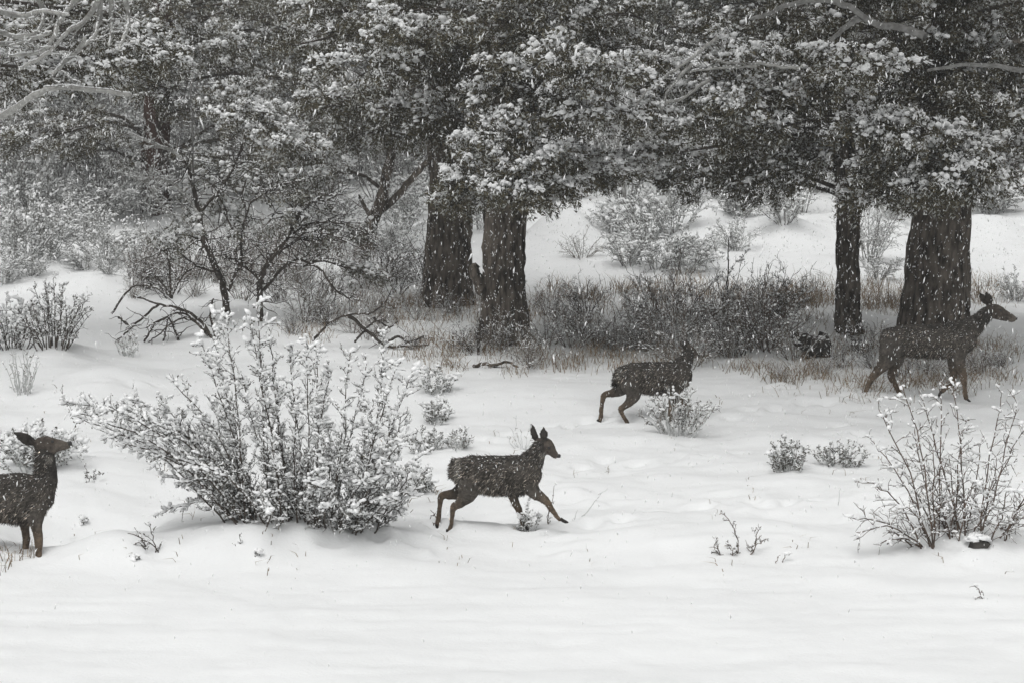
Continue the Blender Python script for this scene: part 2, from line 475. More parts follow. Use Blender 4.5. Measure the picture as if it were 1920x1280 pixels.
def make_bough(parent, origin, start, c, a, nt_, snow, fmat, far=False, wood=M_LIMB, r0=0.035, flat=0.42):
    """limb from start to bough centre c, twigs, foliage tufts and snow; parts of the tree `parent` whose base is `origin`"""
    start, c = np.asarray(start, float), np.asarray(c, float)
    out = c - start; L = np.linalg.norm(out)
    oh = norm(np.array([out[0], out[1], 0.0]) + rng.normal(size=3) * np.array([.15, .15, 0]))
    lat = np.array([-oh[1], oh[0], 0])
    wood_mb, fol, sn = MB(), MB(), MB()
    tip = c + oh * a * 0.7 + np.array([0, 0, -0.15 * a])
    ctrl = [start, start + out * 0.4 + np.array([0, 0, 0.12 * L]) + rng.normal(size=3) * 0.06 * L, c, tip]
    P = catmull(ctrl, 9)
    tube(wood_mb, P, np.linspace(r0, 0.006, 9), 5)
    # sub clumps
    nsub = max(4, int(nt_ / 6))
    sub = rng.normal(size=(nsub, 3)); sub = norm(sub) * (rng.uniform(0.25, 1, (nsub, 1)) ** 0.5)
    sub[:, 2] = sub[:, 2] * 0.8 + 0.1
    subw = c + sub[:, :1] * oh * a + sub[:, 1:2] * lat * a * 0.75 + sub[:, 2:] * np.array([0, 0, 1.0]) * a * flat
    subw[:, 2] -= 0.22 * a * np.clip(sub[:, 0], 0, 1) ** 2
    for q in subw:
        b = P[rng.integers(3, 8)]
        tube(wood_mb, catmull([b, (b + q) / 2 + np.array([0, 0, 0.04]), q], 4), np.linspace(0.010, 0.003, 4), 3, cap=False)
    k = rng.integers(0, nsub, nt_)
    off = rng.normal(size=(nt_, 3)) * np.array([0.115, 0.115, 0.075]) * (0.6 + 0.5 * a)
    TP = subw[k] + off
    D = oh[None] * 0.5 + norm(subw[k] - c) * 0.7 + norm(off) * 0.5 + np.array([0, 0, -0.25])
    protos = TUFTS_FAR if far else TUFTS
    add_tufts(fol, TP, D, rng.uniform(0.75, 1.25, nt_) * (1.25 if far else 1.0), protos)
    # snow rides on the tufts that nothing covers
    if snow > 0:
        # height of each tuft above its local mean
        key = np.floor((TP[:, :2] - c[:2]) / 0.17).astype(int)
        top = {}
        for i, kk in enumerate(map(tuple, key)):
            if kk not in top or TP[i, 2] > TP[top[kk], 2]: top[kk] = i
        ti = np.array(list(top.values()))
        patchy = vnoise(TP[ti, 0] * 2.1, TP[ti, 1] * 2.1, TP[ti, 2] * 2.6, 77)
        idx = ti[rng.random(len(ti)) < snow * 1.0 + 0.9 * patchy]
        if len(idx):
            # sprigs wholly coated with snow, and the lumps between them
            q = idx if not far else idx[:0]
            add_tufts(sn, TP[q] + rng.normal(size=(len(q), 3)) * np.array([0.05, 0.05, 0.02]) + np.array([0, 0, 0.03]), D[q] * np.array([1, 1, 0.6]) + np.array([0, 0, 0.12]), rng.uniform(0.7, 1.15, len(q)) * (1.3 if far else 1.0), TUFTS_SNOW)
            m = 5 if not far else 2
            pp = np.repeat(TP[idx], m, 0) + rng.normal(size=(len(idx) * m, 3)) * np.array([0.055, 0.055, 0.028]) + np.array([0, 0, 0.03])
            pp += np.repeat(norm(D[idx]), m, 0) * rng.uniform(0.0, 0.14, (len(idx) * m, 1))
            s = np.clip(np.exp(rng.normal(size=(len(pp), 1)) * 0.4) * 0.031, 0.012, 0.056) * np.array([1.15, 0.95, 0.9]) * (1.4 if far else 1)
            blobs(sn, pp, s, axis=np.repeat(D[idx] * np.array([1, 1, 0.35]), m, 0))
        # dusting all over
        nd = int(nt_ * 0.22 * snow)
        if nd:
            i = rng.integers(0, nt_, nd)
            blobs(sn, TP[i] + rng.normal(size=(nd, 3)) * 0.06 + np.array([0, 0, 0.02]), rng.uniform(0.012, 0.03, (nd, 1)) * np.array([1.3, 0.8, 0.6]))
    bo = wood_mb.build('bough', wood, parent, origin=origin)
    fo = fol.build('foliage', fmat, bo, smooth=False, origin=origin, stuff=True)
    if not sn.empty():
        sn.build('snow_cover', M_CLUMP, bo, origin=origin, stuff=True)
    return bo

def make_trunk(parent, origin, pts, wpx, Y, material, top_h, flare=0.35, seed=0, name='trunk', far=False):
    """pts: photo pixels up the middle of the trunk, wpx: its width in photo pixels there"""
    k = ppm(Y)
    P = [at(px, py, Y) for px, py in pts]
    R = [w * 0.93 / 2 / k for w in wpx]
    P[0] = np.array([P[0][0], Y, float(gz(P[0][0], Y)) - 0.25])
    P[0][2] = min(P[0][2], P[1][2] - 0.3)
    # go on above the frame
    while P[-1][2] < origin[2] + top_h:
        P.append(P[-1] + np.array([rng.normal() * 0.06, rng.normal() * 0.06, 0.8])); R.append(max(R[-1] * 0.86, 0.03))
    P, R = np.array(P), np.array(R)
    n = int((P[-1][2] - P[0][2]) / (0.16 if far else 0.05))
    Pc = catmull(P, n); Rc = np.interp(np.linspace(0, len(R) - 1, n), np.arange(len(R)), R)
    h = Pc[:, 2] - origin[2]
    ns = 16 if far else 56
    a = np.arange(ns) * 2 * PI / ns
    ca, sa = np.cos(a)[None], np.sin(a)[None]
    H = h[:, None]
    rad = Rc[:, None] * (1 + flare * np.exp(-np.clip(H, 0, 9) / 0.28) * (0.7 + 0.6 * vnoise(ca * 2.2, sa * 2.2, 0 * H + seed, seed)))
    rad = rad * (1 + 0.13 * vnoise(ca * 1.6, sa * 1.6, H * 0.8, seed + 1))
    strip = vnoise(ca * 7.5 + 0.4 * vnoise(H * 1.5, 0, 0, seed), sa * 7.5, H * 2.6, seed + 2)
    rad = rad + 0.038 * (1 - np.abs(strip)) ** 2 - 0.018 + 0.022 * vnoise(ca * 16, sa * 16, H * 6, seed + 3)
    V = Pc[:, None] + np.stack([rad * ca, rad * sa, 0 * rad], -1)
    i = np.arange(n - 1)[:, None] * ns; j = np.arange(ns)[None]; j2 = (j + 1) % ns
    Q = np.stack([i + j, i + j2, i + ns + j2, i + ns + j], -1).reshape(-1, 4)
    mb = MB(); mb.add(V, None, Q)
    t = mb.build(name, material, parent, origin=origin)
    if not far:
        m = 900
        ii, jj = rng.integers(4, min(n, int(5.5 / 0.05)), m), rng.integers(0, ns, m)
        fl = MB(); octas(fl, V[ii, jj] + rng.normal(size=(m, 3)) * 0.012, rng.uniform(0.004, 0.012, (m, 1)) * np.array([0.8, 0.8, 1.7]))
        fl.build('snow_flecks', M_CLUMP, t, origin=origin, stuff=True)
    return Pc, Rc

# lower edge of the canopy in the photograph
LX = np.array([-300, 0, 120, 255, 335, 400, 560, 640, 760, 830, 870, 960, 1050, 1130, 1180, 1280, 1330, 1480, 1545, 1575, 1625, 1680, 1830, 1880, 1960, 2300])
LY = np.array([290, 290, 290, 250, 250, 370, 390, 300, 285, 300, 390, 385, 370, 340, 290, 310, 385, 380, 370, 300, 300, 370, 380, 360, 350, 350])
def low_edge(px): return np.interp(px, LX, LY)

def px_limb(parent, origin, pts, Y, rpx, material, name='dead_limb', twigs=0, snow=0.0, jitter=0.15, tl=0.35):
    """bare limb through photo pixels at about depth Y"""
    P = np.array([at(x, y, Y + jitter * math.sin(i * 1.7)) for i, (x, y) in enumerate(pts)])
    n = max(8, len(pts) * 4)
    C = catmull(P, n); C += rng.normal(size=C.shape) * 0.006
    R = np.linspace(rpx[0], rpx[1], n) / ppm(Y)
    mb = MB(); tube(mb, C, R, 6)
    sn = MB()
    L = np.linalg.norm(np.diff(C, axis=0), axis=1).sum()
    for k in range(twigs):
        i = rng.integers(int(n * 0.2), n)
        d = norm(C[min(i + 1, n - 1)] - C[i - 1] + rng.normal(size=3) * 0.9 * np.linalg.norm(C[min(i + 1, n - 1)] - C[i - 1]) * 2)
        l = tl * rng.uniform(0.4, 1.2)
        q = C[i] + np.cumsum(np.vstack([np.zeros(3), (d + rng.normal(size=(4, 3)) * 0.28) * l / 4]), 0)
        tube(mb, q, np.linspace(min(R[i] * 0.6, 0.012), 0.0025, 5), 3, cap=False)
        if snow:
            snow_on(sn, q, 0.008, snow * 0.8, 0.012)
    if snow: snow_on(sn, C, R, snow, 0.014)
    o = mb.build(name, material, parent, origin=origin)
    if not sn.empty(): sn.build('snow_cover', M_CLUMP, o, origin=origin, stuff=True)
    return o

def snow_on(sn, C, R, amount, size, fine=False):
    """snow ridge along the upper side of a branch"""
    C = np.asarray(C, float)
    seg = np.diff(C, axis=0); L = np.linalg.norm(seg, axis=1)
    R = np.broadcast_to(np.asarray(R, float), (len(C),))
    for i in range(len(seg)):
        flat = 1 - abs(seg[i, 2]) / (L[i] + 1e-9)
        m = max(1, int(L[i] / (size * 1.3)))
        t = (np.arange(m) + rng.uniform(0, 1, m)) / m
        keep = rng.random(m) < amount * (0.30 + 0.85 * flat)
        t = t[keep]
        if not len(t): continue
        p = C[i] + seg[i] * t[:, None] + np.array([0, 0, 1.0]) * (R[i] + size * 0.35)
        s = rng.uniform(0.6, 1.25, (len(t), 1)) * size * (0.6 + 0.45 * flat) * np.array([1.3, 0.95, 0.85])
        blobs(sn, p, s, fine, axis=np.broadcast_to(seg[i], (len(t), 3)) + rng.normal(size=(len(t), 3)) * 0.002)

# ------------------------------------------------------------------ trees
def make_tree(name, label, base_px, trunk_px, trunk_w, Y, bark, R, nb, explicit=(), group=None, fmat=M_FOL, far=False, zlow=2.2, ztop=7.5, snow=0.5, seed=0, nt_=58, size=(0.55, 0.95), clear=True, flare=0.16, over=0):
    b = at(*base_px, Y)
    org = np.array([b[0], Y, float(gz(b[0], Y))])
    t = thing(name, label, 'tree', org, group)
    Pc, Rc = make_trunk(t, org, trunk_px, trunk_w, Y, bark, ztop - 0.8, flare, seed, far=far)
    def trunk_at(z):
        i = int(np.clip(np.searchsorted(Pc[:, 2], z), 0, len(Pc) - 1)); return Pc[i], Rc[i]
    cnt, tries = 0, 0
    while cnt < nb and tries < nb * 40:
        tries += 1
        h = rng.uniform(zlow, ztop)
        rr = R * (1 - 0.55 * max(0, (h - 0.55 * ztop) / (0.45 * ztop))) * math.sqrt(rng.uniform(0.05, 1))
        an = rng.uniform(0, 2 * PI)
        c = org + np.array([rr * math.cos(an), rr * math.sin(an), h])
        px, py = proj(c)
        a = rng.uniform(*size)
        if clear and py + a * 0.5 * ppm(c[1]) > low_edge(px): continue
        vis = -260 < px < 2180 and py > -160
        if not far and not vis and c[1] < org[1] and rng.random() < 0.5: cnt += 1; continue
        z0 = c[2] - rng.uniform(0.3, 0.9)
        tp, tr = trunk_at(z0)
        if vis:
            make_bough(t, org, tp, c, a, nt_, (snow * 2.2 if rng.random() < 0.33 else snow * 0.25), fmat, far, r0=0.02 + 0.02 * a)
        else:      # above or beside the frame: coarser, it only shades
            make_bough(t, org, tp, c, a * 1.15, int(nt_ * 0.45), 0.3, fmat, True, r0=0.04)
        cnt += 1
    cnt = tries = 0
    while cnt < over and tries < 2000:      # extra boughs added above the frame, unseen, to shade the snow in front
        tries += 1
        c = org + np.array([rng.uniform(-4.0, 4.0), rng.uniform(-8.0, -4.5), rng.uniform(5.0, 7.5)])
        px, py = proj(c)
        if py > -150: continue
        tp, tr = trunk_at(c[2] - rng.uniform(0.6, 1.4))
        make_bough(t, org, tp, c, rng.uniform(1.2, 1.6), 34, 0, fmat, True, r0=0.06)
        cnt += 1
    for e in explicit:
        px, py, dy, a, n, s = e
        if s > 0.75 and dy < -0.5: dy *= 1.9        # the snowiest boughs stand clear of the crown above
        c = at(px, py, Y + dy)
        tp, tr = trunk_at(c[2] - 0.1 - 0.25 * a)
        make_bough(t, org, tp, c, a, n, s, fmat, far, r0=0.025 + 0.02 * a)
    return t, org

def depth_of(px, py): return float(hit(px, py)[1])

YA = depth_of(840, 572)
tA, oA = make_tree('juniper_tree', 'thick dark trunked juniper left of the twin trunks at centre', (840, 572),
    [(840, 572), (838, 545), (838, 480), (840, 400), (842, 330), (838, 250), (835, 150)], [98, 92, 88, 84, 76, 72, 64], YA, M_BARK, 2.9, 34,
    explicit=[(700, 130, -1.6, 0.8, 80, .9), (620, 200, -1.5, 0.7, 70, .7), (760, 60, -1.8, 0.8, 80, .8), (690, 250, -0.8, 0.6, 60, .3), (770, 230, -1.0, 0.6, 70, .25), (800, 120, -1.5, .7, 70, .4), (880, 190, -1.6, .7, 80, .35), (930, 120, -1.8, .7, 80, .3), (870, 60, -1.6, .8, 80, .5)],
    seed=1, zlow=2.4, over=6)
YB = depth_of(948, 640)
tB, oB = make_tree('juniper_tree', 'juniper with a branch stub on its trunk and a low snowy bough', (948, 640),
    [(950, 640), (948, 600), (945, 540), (945, 470), (948, 400), (952, 320), (955, 240), (950, 120)], [100, 92, 84, 80, 82, 74, 66, 58], YB, M_BARK, 2.6, 22,
    explicit=[(950, 40, -1.2, .7, 85, .5), (955, 110, -1.2, .65, 85, .3), (950, 175, -1.0, .6, 85, .4), (1010, 60, -1.4, .7, 80, .6), (930, 270, -0.9, 0.62, 85, 1.3), (1000, 300, -1.0, 0.6, 80, 1.2), (900, 340, -1.0, 0.55, 80, 1.1), (960, 350, -1.1, 0.62, 95, .9), (1030, 350, -0.8, 0.55, 70, .8), (870, 370, -0.8, .35, 40, .8),
              (1060, 120, -1.4, 0.65, 80, 1.3), (1130, 130, -1.5, .6, 80, 1.3), (1010, 200, -1.3, .6, 80, .4), (1090, 220, -1.0, .7, 80, .5), (1150, 200, -1.2, .6, 70, 1.0), (1080, 320, -0.6, .6, 70, .5), (1140, 320, -0.3, .5, 60, 1.0)],
    seed=2, zlow=2.2, over=8)
YC = depth_of(1592, 622)
tC, oC = make_tree('juniper_tree', 'slender straight trunked juniper between the bushes and the thickest trunk', (1592, 622),
    [(1594, 622), (1590, 590), (1590, 500), (1590, 400), (1585, 320), (1580, 240), (1570, 140)], [56, 48, 44, 43, 42, 40, 34], YC, M_BARK, 2.4, 22,
    explicit=[(1340, 220, -1.2, .7, 80, 1.3), (1400, 190, -1.4, .65, 80, 1.1), (1300, 140, -1.2, .7, 80, .9), (1380, 300, 0.4, .75, 100, .12), (1440, 340, 0.3, .7, 100, .1), (1330, 330, 0.6, .65, 80, .15), (1450, 260, -0.2, .7, 90, .3),
              (1500, 180, -0.8, .7, 80, .6), (1230, 130, -1.0, .6, 70, .9), (1240, 230, -0.6, .55, 60, .4), (1520, 300, -0.5, .6, 70, .5), (1250, 290, .4, .5, 60, .7), (1480, 110, -1.0, .7, 80, .6), (1390, 100, -1.2, .7, 80, .8)],
    seed=3, zlow=2.4, over=14, flare=0.12)
YD = depth_of(1755, 640)
tD, oD = make_tree('juniper_tree', 'thickest juniper with a broad flaring trunk standing behind the doe', (1752, 640),
    [(1752, 640), (1752, 600), (1756, 540), (1760, 470), (1765, 400), (1768, 330), (1770, 250), (1775, 120)], [150, 138, 124, 114, 108, 100, 92, 80], YD, M_BARK, 3.0, 34,
    explicit=[(1650, 240, -1.2, .65, 85, 1.1), (1720, 260, -1.4, .7, 95, 1.2), (1780, 300, -1.4, .65, 90, 1.3), (1830, 290, -1.2, .65, 80, 1.0), (1680, 320, -1.2, .6, 85, .9), (1740, 350, -1.3, .6, 90, .9), (1640, 360, -0.8, .5, 70, .8), (1800, 350, -1.2, .55, 80, 1.2), (1870, 300, -1.0, .6, 70, .7),
              (1690, 130, -0.6, .8, 90, .15), (1790, 130, -0.8, .8, 90, .12), (1870, 120, -0.8, .8, 90, .15), (1740, 60, -0.6, .8, 90, .15), (1850, 40, -0.6, .8, 90, .12), (1900, 210, -0.8, .7, 80, .3), (1590, 60, -0.6, .8, 80, .25), (1780, 210, -0.6, .7, 80, .2), (1640, 150, -.4, .7, 80, .2)],
    seed=4, zlow=2.4, over=18, flare=0.14)
px_limb(tD, oD, [(1735, 70), (1690, 52), (1640, 45), (1590, 12), (1540, 2), (1480, 10), (1440, 26), (1408, 36)], YD - 3.6, (7.5, 3.5), M_GREYLIMB)
px_limb(tD, oD, [(1612, 34), (1585, 52), (1558, 76)], YD - 3.7, (6, 4), M_GREYLIMB)
px_limb(tD, oD, [(1930, 135), (1870, 125), (1810, 122), (1740, 132)], YD - 3.4, (6, 3), M_GREYLIMB)
px_limb(tB, oB, [(905, 545), (898, 528), (888, 508), (892, 500)], YB - 0.05, (13, 8), M_BARK, 'branch_stub', jitter=0)
for pl in ([(1345, 70), (1290, 115), (1240, 150), (1205, 180), (1180, 225)], [(1330, 150), (1280, 185), (1235, 200), (1212, 245)], [(1300, 120), (1250, 175), (1235, 240), (1200, 262)], [(1420, 125), (1350, 128), (1290, 135)], [(1500, 130), (1440, 122), (1370, 118), (1320, 105)]):
    px_limb(tC, oC, pl, YC - 3.0, (3.4, 1.4), M_DEAD, twigs=7, snow=0.35)

YE = depth_of(292, 392)
tE, oE = make_tree('juniper_tree', 'distant juniper with a reddish trunk at the left', (292, 392),
    [(292, 392), (290, 370), (290, 320), (292, 270), (295, 200), (298, 120)], [66, 60, 56, 54, 50, 44], YE, M_BARKRED, 3.8, 44,
    explicit=[(290, 100, -2.0, .8, 90, .5), (280, 165, -1.6, .7, 90, .5), (350, 190, -1.4, .8, 90, .4), (480, 240, -3.0, .9, 100, 1.3), (540, 270, -3.0, .85, 90, 1.2), (440, 200, -2.8, .9, 90, 1.0), (590, 300, -2.6, .7, 70, 1.1), (420, 300, -2.0, .9, 90, .4), (500, 340, -1.6, .9, 90, .3), (330, 120, -2.5, .9, 90, .6), (400, 80, -2.5, .9, 90, .7), (560, 150, -2.0, .9, 90, .4), (120, 250, -1.5, 1.0, 100, .35), (200, 280, -1.0, .9, 90, .3), (60, 240, -1.0, 1.0, 90, .4)],
    fmat=M_FOL, zlow=3.0, seed=5, size=(0.7, 1.2), nt_=64)
YF = depth_of(690, 468)
tF, oF = make_tree('juniper_tree', 'leaning forked juniper far behind, left of the thick dark trunk', (688, 468),
    [(686, 468), (690, 440), (697, 415), (712, 385), (722, 340), (732, 295), (738, 250)], [34, 26, 26, 22, 18, 16, 12], YF, M_BARK, 2.6, 24,
    explicit=[(640, 250, 0, .8, 80, .6), (720, 240, 0, .8, 80, .4), (600, 330, 0.2, .8, 70, .8)], fmat=M_FOLP, zlow=3.4, seed=6, size=(.6, 1.0))
px_limb(tF, oF, [(704, 402), (740, 372), (770, 338), (800, 305), (825, 285)], YF, (8, 4), M_BARK, 'limb', twigs=6)
px_limb(tF, oF, [(697, 408), (684, 388), (672, 366)], YF, (5, 2.5), M_BARK, 'limb', twigs=3)

# tree mostly outside the frame on the left, its bare snowy limbs reach in
YG = 30.0
tG, oG = make_tree('juniper_tree', 'juniper past the left edge whose pale bare limbs hang into view', (-190, 640),
    [(-190, 640), (-192, 560), (-190, 420), (-180, 250), (-170, 80)], [80, 76, 72, 62, 54], YG, M_BARK, 2.3, 16, explicit=[(60, 40, 2.5, .8, 80, 1.0), (120, 130, 2.6, .8, 80, 1.2), (200, 120, 2.2, .7, 70, 1.2), (10, 140, 2.4, .8, 80, 1.1), (250, 90, 2.6, .8, 80, .8), (200, 30, 2.8, .8, 80, .6)], zlow=3.8, seed=7, over=3)
for pl, r in (([(-60, 250), (0, 222), (45, 192), (95, 166), (150, 167), (245, 178)], (5.5, 3)), ([(165, -20), (135, 10), (110, 42), (95, 80), (70, 100), (25, 105)], (5, 2)), ([(188, -20), (187, 30), (178, 65), (160, 85)], (5, 2)),
              ([(205, -20), (209, 40), (205, 85)], (4.5, 2.2)), ([(228, -20), (241, 30), (236, 62), (222, 92)], (4.5, 2.2)), ([(190, -10), (160, 40), (125, 60), (90, 100), (35, 130)], (4.5, 2)),
              ([(-20, 55), (20, 68), (60, 73), (92, 63)], (4, 2)), ([(-20, 80), (20, 84), (70, 72)], (3.5, 2)), ([(165, 72), (140, 100), (115, 122), (100, 140)], (4.5, 2.5)), ([(-20, 20), (40, 30), (80, 22), (130, 30)], (4, 2)), ([(60, -20), (80, 20), (70, 60), (30, 70)], (4, 2))):
    px_limb(tG, oG, pl, YG - 1.6, (r[0] * 1.25, r[1] * 1.25), M_DEAD, twigs=10, snow=0.9, jitter=0.4)

# trees of the wood behind, each on its own spot
BACK = [(-60, 52, 4.2, 'pale snow dusted juniper behind, at the far left edge'), (150, 58, 4.2, 'pale juniper behind, left of the reddish trunk'), (420, 56, 4.0, 'pale juniper behind the gnarled bare tree'), (600, 54, 3.8, 'pale juniper behind, between the leaning fork and the gnarled tree'),
        (900, 58, 4.2, 'hazy juniper behind the two dark centre trunks'), (1130, 55, 4.0, 'hazy juniper behind, right of the twin trunks'), (1330, 58, 4.2, 'hazy juniper behind, left of the slender trunk'), (1500, 54, 3.8, 'hazy juniper behind the slender trunk'), (1700, 59, 4.2, 'hazy juniper behind the thickest trunk'), (1900, 55, 4.2, 'hazy juniper behind at the right edge'), (2080, 57, 4.0, 'hazy juniper just past the right edge'),
        (300, 70, 5.0, 'far juniper deep in the wood behind the reddish trunk'), (780, 70, 5.0, 'far juniper deep in the wood above the leaning fork'), (1230, 72, 5.0, 'far juniper deep in the wood right of centre'), (1620, 72, 5.0, 'far juniper deep in the wood behind the slender trunk'), (60, 74, 5.0, 'far juniper deep in the wood at the left')]
BPROTO = []
for i, (px, Y, R, lab) in enumerate(BACK):
    x = at(px, 400, Y)[0]
    zb = float(gz(x, Y))
    if i < 4:
        bx, by = proj(np.array([x, Y, zb]))
        k = ppm(Y)
        t, o_ = make_tree('background_juniper', lab, (float(bx), float(by)), [(bx, by), (bx + 2, by - 0.5 * k), (bx - 3, by - 1.6 * k), (bx + 4, by - 3 * k)], [0.55 * k, .5 * k, .45 * k, .4 * k], Y, M_BARK, R, 48,
                  group='junipers of the wood behind', fmat=M_FOLP, far=True, zlow=3.0, ztop=8.5, snow=0.75, seed=20 + i, nt_=62, size=(0.9, 1.5), clear=False)
        BPROTO.append(t)
    else:
        t = copy_tree(BPROTO[int(rng.integers(0, 4))])
        t.location = (x, Y, zb)
        t.rotation_euler = (0, 0, rng.uniform(0, 6.28))
        sc = rng.uniform(.9, 1.1) * (1.15 if Y > 65 else 1.0)
        t.scale = (sc, sc, sc * (0.92 if Y > 65 else 1.0))
        tag(t, lab, 'tree', 'junipers of the wood behind')

# ------------------------------------------------------------------ shrubs
def grow(p, d, L, n, wig, lift):
    d = norm(d); pts = [np.asarray(p, float)]
    for i in range(n):
        d = norm(d + rng.normal(size=3) * wig + np.array([0, 0, lift]))
        pts.append(pts[-1] + d * L / n)
    return np.array(pts)
def leaf_cards(mb, P, D, S):
    n = len(P)
    if not n: return
    D = norm(D); side = norm(cross(D, rng.normal(size=(n, 3))))
    S = np.asarray(S).reshape(-1, 1)
    V = np.stack([P, P + D * S * 0.5 + side * S * 0.22, P + D * S, P + D * S * 0.5 - side * S * 0.22], 1)
    b = (np.arange(n) * 4)[:, None]
    T = np.concatenate([b + np.array([[0, 1, 2]]), b + np.array([[0, 2, 3]])])
    mb.add(V.reshape(-1, 3), T)
def stem_with_twigs(C, r0, r1, twl, spacing, leaf, snow, ssize, start=0.25, wood=None, lv=None, sn=None, sub=True, lsize=0.028, fine=False, lift=0.12, spread=0.9, sides=5):
    """one main stem along C with side twigs, leaves and snow, into the three mesh builders"""
    n = len(C); R = np.linspace(r0, r1, n)
    tube(wood, C, R, sides)
    seg = np.linalg.norm(np.diff(C, axis=0), axis=1); cum = np.concatenate([[0], np.cumsum(seg)]); L = cum[-1]
    if snow: snow_on(sn, C[n // 4:], R[n // 4:], snow, ssize, fine)
    s = L * start
    while s < L:
        f = s / L
        i = min(int(np.searchsorted(cum, s)), n - 1)
        p = C[i - 1] + (C[i] - C[i - 1]) * ((s - cum[i - 1]) / max(1e-6, seg[i - 1]))
        d = norm(C[i] - C[i - 1])
        q = grow(p, d * 0.9 + norm(cross(d, rng.normal(size=3))) * spread, twl * rng.uniform(0.45, 1.2) * (1.15 - 0.5 * f), 4, 0.22, lift)
        tube(wood, q, np.linspace(max(0.0035, R[i] * 0.5), 0.0022, 5), 3, cap=False)
        tw = [q]
        if sub:
            for k in range(rng.integers(1, 4)):
                j = rng.integers(1, 4)
                q2 = grow(q[j], norm(q[j + 1] - q[j]) + rng.normal(size=3) * 0.6, twl * rng.uniform(0.25, 0.6), 3, 0.25, lift)
                tube(wood, q2, np.linspace(0.003, 0.0018, 4), 3, cap=False); tw.append(q2)
        for w in tw:
            if leaf:
                m = rng.poisson(leaf * len(w))
                if m:
                    k = rng.integers(1, len(w), m)
                    leaf_cards(lv, w[k] - (w[k] - w[k - 1]) * rng.uniform(0, 1, (m, 1)) + rng.normal(size=(m, 3)) * 0.006, rng.normal(size=(m, 3)) + np.array([0, 0, 0.4]), rng.uniform(0.6, 1.3, m) * lsize)
            if snow: snow_on(sn, w, 0.003, snow * (0.55 + 0.6 * f), ssize * rng.uniform(0.7, 1.2) * (0.75 + 0.75 * f * f), fine)
        s += spacing * rng.uniform(0.5, 1.5)

def px_shrub(name, label, base, stems, Y=None, wood=M_TWIG, leafm=M_BITTER, snow=0.5, leaf=1.5, twl=0.16, spacing=0.06, ssize=0.022, r=(0.014, 0.004), dspread=0.5, fine=False, group=None, lsize=0.028, bend=0.10, lift=0.1, start=0.25, sub=True, cat='shrub', spread=0.9):
    """shrub whose main stems run from a base pixel to tip pixels; every main stem is a part"""
    b0 = hit(*base)
    Y = b0[1]
    org = np.array([b0[0], Y, float(gz(b0[0], Y))])
    t = thing(name, label, cat, org, group)
    for e in stems:
        (bx, by), (tx, ty) = e[0], e[1]
        dy = rng.uniform(-dspread, dspread)
        pb = at(bx, by, Y + dy * 0.25); pb[2] = float(gz(pb[0], pb[1])) - 0.07
        tip = at(tx, ty, Y + dy)
        v = tip - pb
        up = np.array([0, 0, 1.0])
        hz = np.linalg.norm(v[:2])
        mid = pb + v * 0.5 + up * (bend * 1.6 * hz) + rng.normal(size=3) * 0.03
        C = catmull([pb, mid, tip], 10) + rng.normal(size=(10, 3)) * 0.008
        wb, lb, sb = MB(), MB(), MB()
        sc = e[2] if len(e) > 2 else 1.0
        stem_with_twigs(C, r[0] * sc, r[1] * sc, twl, spacing, leaf, snow, ssize, start, wb, lb, sb, sub, lsize, fine, lift, spread)
        o = wb.build('stem', wood, t, origin=org)
        if not lb.empty(): lb.build('foliage', leafm, o, smooth=False, origin=org, stuff=True)
        if not sb.empty(): sb.build('snow_cover', M_CLUMP, o, origin=org, stuff=True)
    return t, org

# the big snow-laden bush
def spread_base(x): return (float(np.interp(x, [100, 400, 560, 700, 800], [440, 490, 560, 640, 715])) + rng.normal() * 14, 990 + rng.normal() * 4)
tips = [(112, 748), (140, 780), (185, 805), (240, 765), (205, 760), (300, 745), (330, 722), (265, 845), (345, 790), (300, 890), (330, 860), (390, 800), (400, 760), (310, 955), (360, 900), (420, 880),
        (375, 640), (398, 600), (425, 592), (470, 610), (482, 565), (505, 640), (540, 655), (575, 650), (592, 640), (620, 690), (450, 700), (520, 720), (410, 690), (560, 740), (600, 770), (480, 780), (440, 820),
        (150, 772), (222, 792), (272, 800), (180, 757), (252, 742), (320, 835), (285, 772), (235, 832), (355, 760), (655, 660), (690, 680), (722, 628), (745, 690), (775, 692), (755, 775), (780, 860), (770, 930), (735, 850), (700, 760), (650, 780), (620, 830), (590, 860), (680, 880), (725, 930), (660, 920), (560, 900), (785, 900)]
tips += [(rng.uniform(470, 780), rng.uniform(800, 965)) for _ in range(44)]
stems = [(spread_base(x), (x, y)) for x, y in tips]
px_shrub('bitterbrush', 'large snow laden bush at left centre with arching branches reaching the browsing deer', (560, 972), stems, wood=M_TWIG, snow=0.85, leaf=1.8, twl=0.20, spacing=0.056, ssize=0.021, dspread=0.65, r=(0.009, 0.0035), start=0.08, fine=False, lsize=0.025)
px_shrub('bare_branch', 'single bare branch poking right out of the big snowy bush', (700, 960), [((700, 880), (805, 876), 0.7), ((700, 900), (790, 850), .5)], snow=.5, leaf=0.2, twl=.1, spacing=.12, cat='branch')

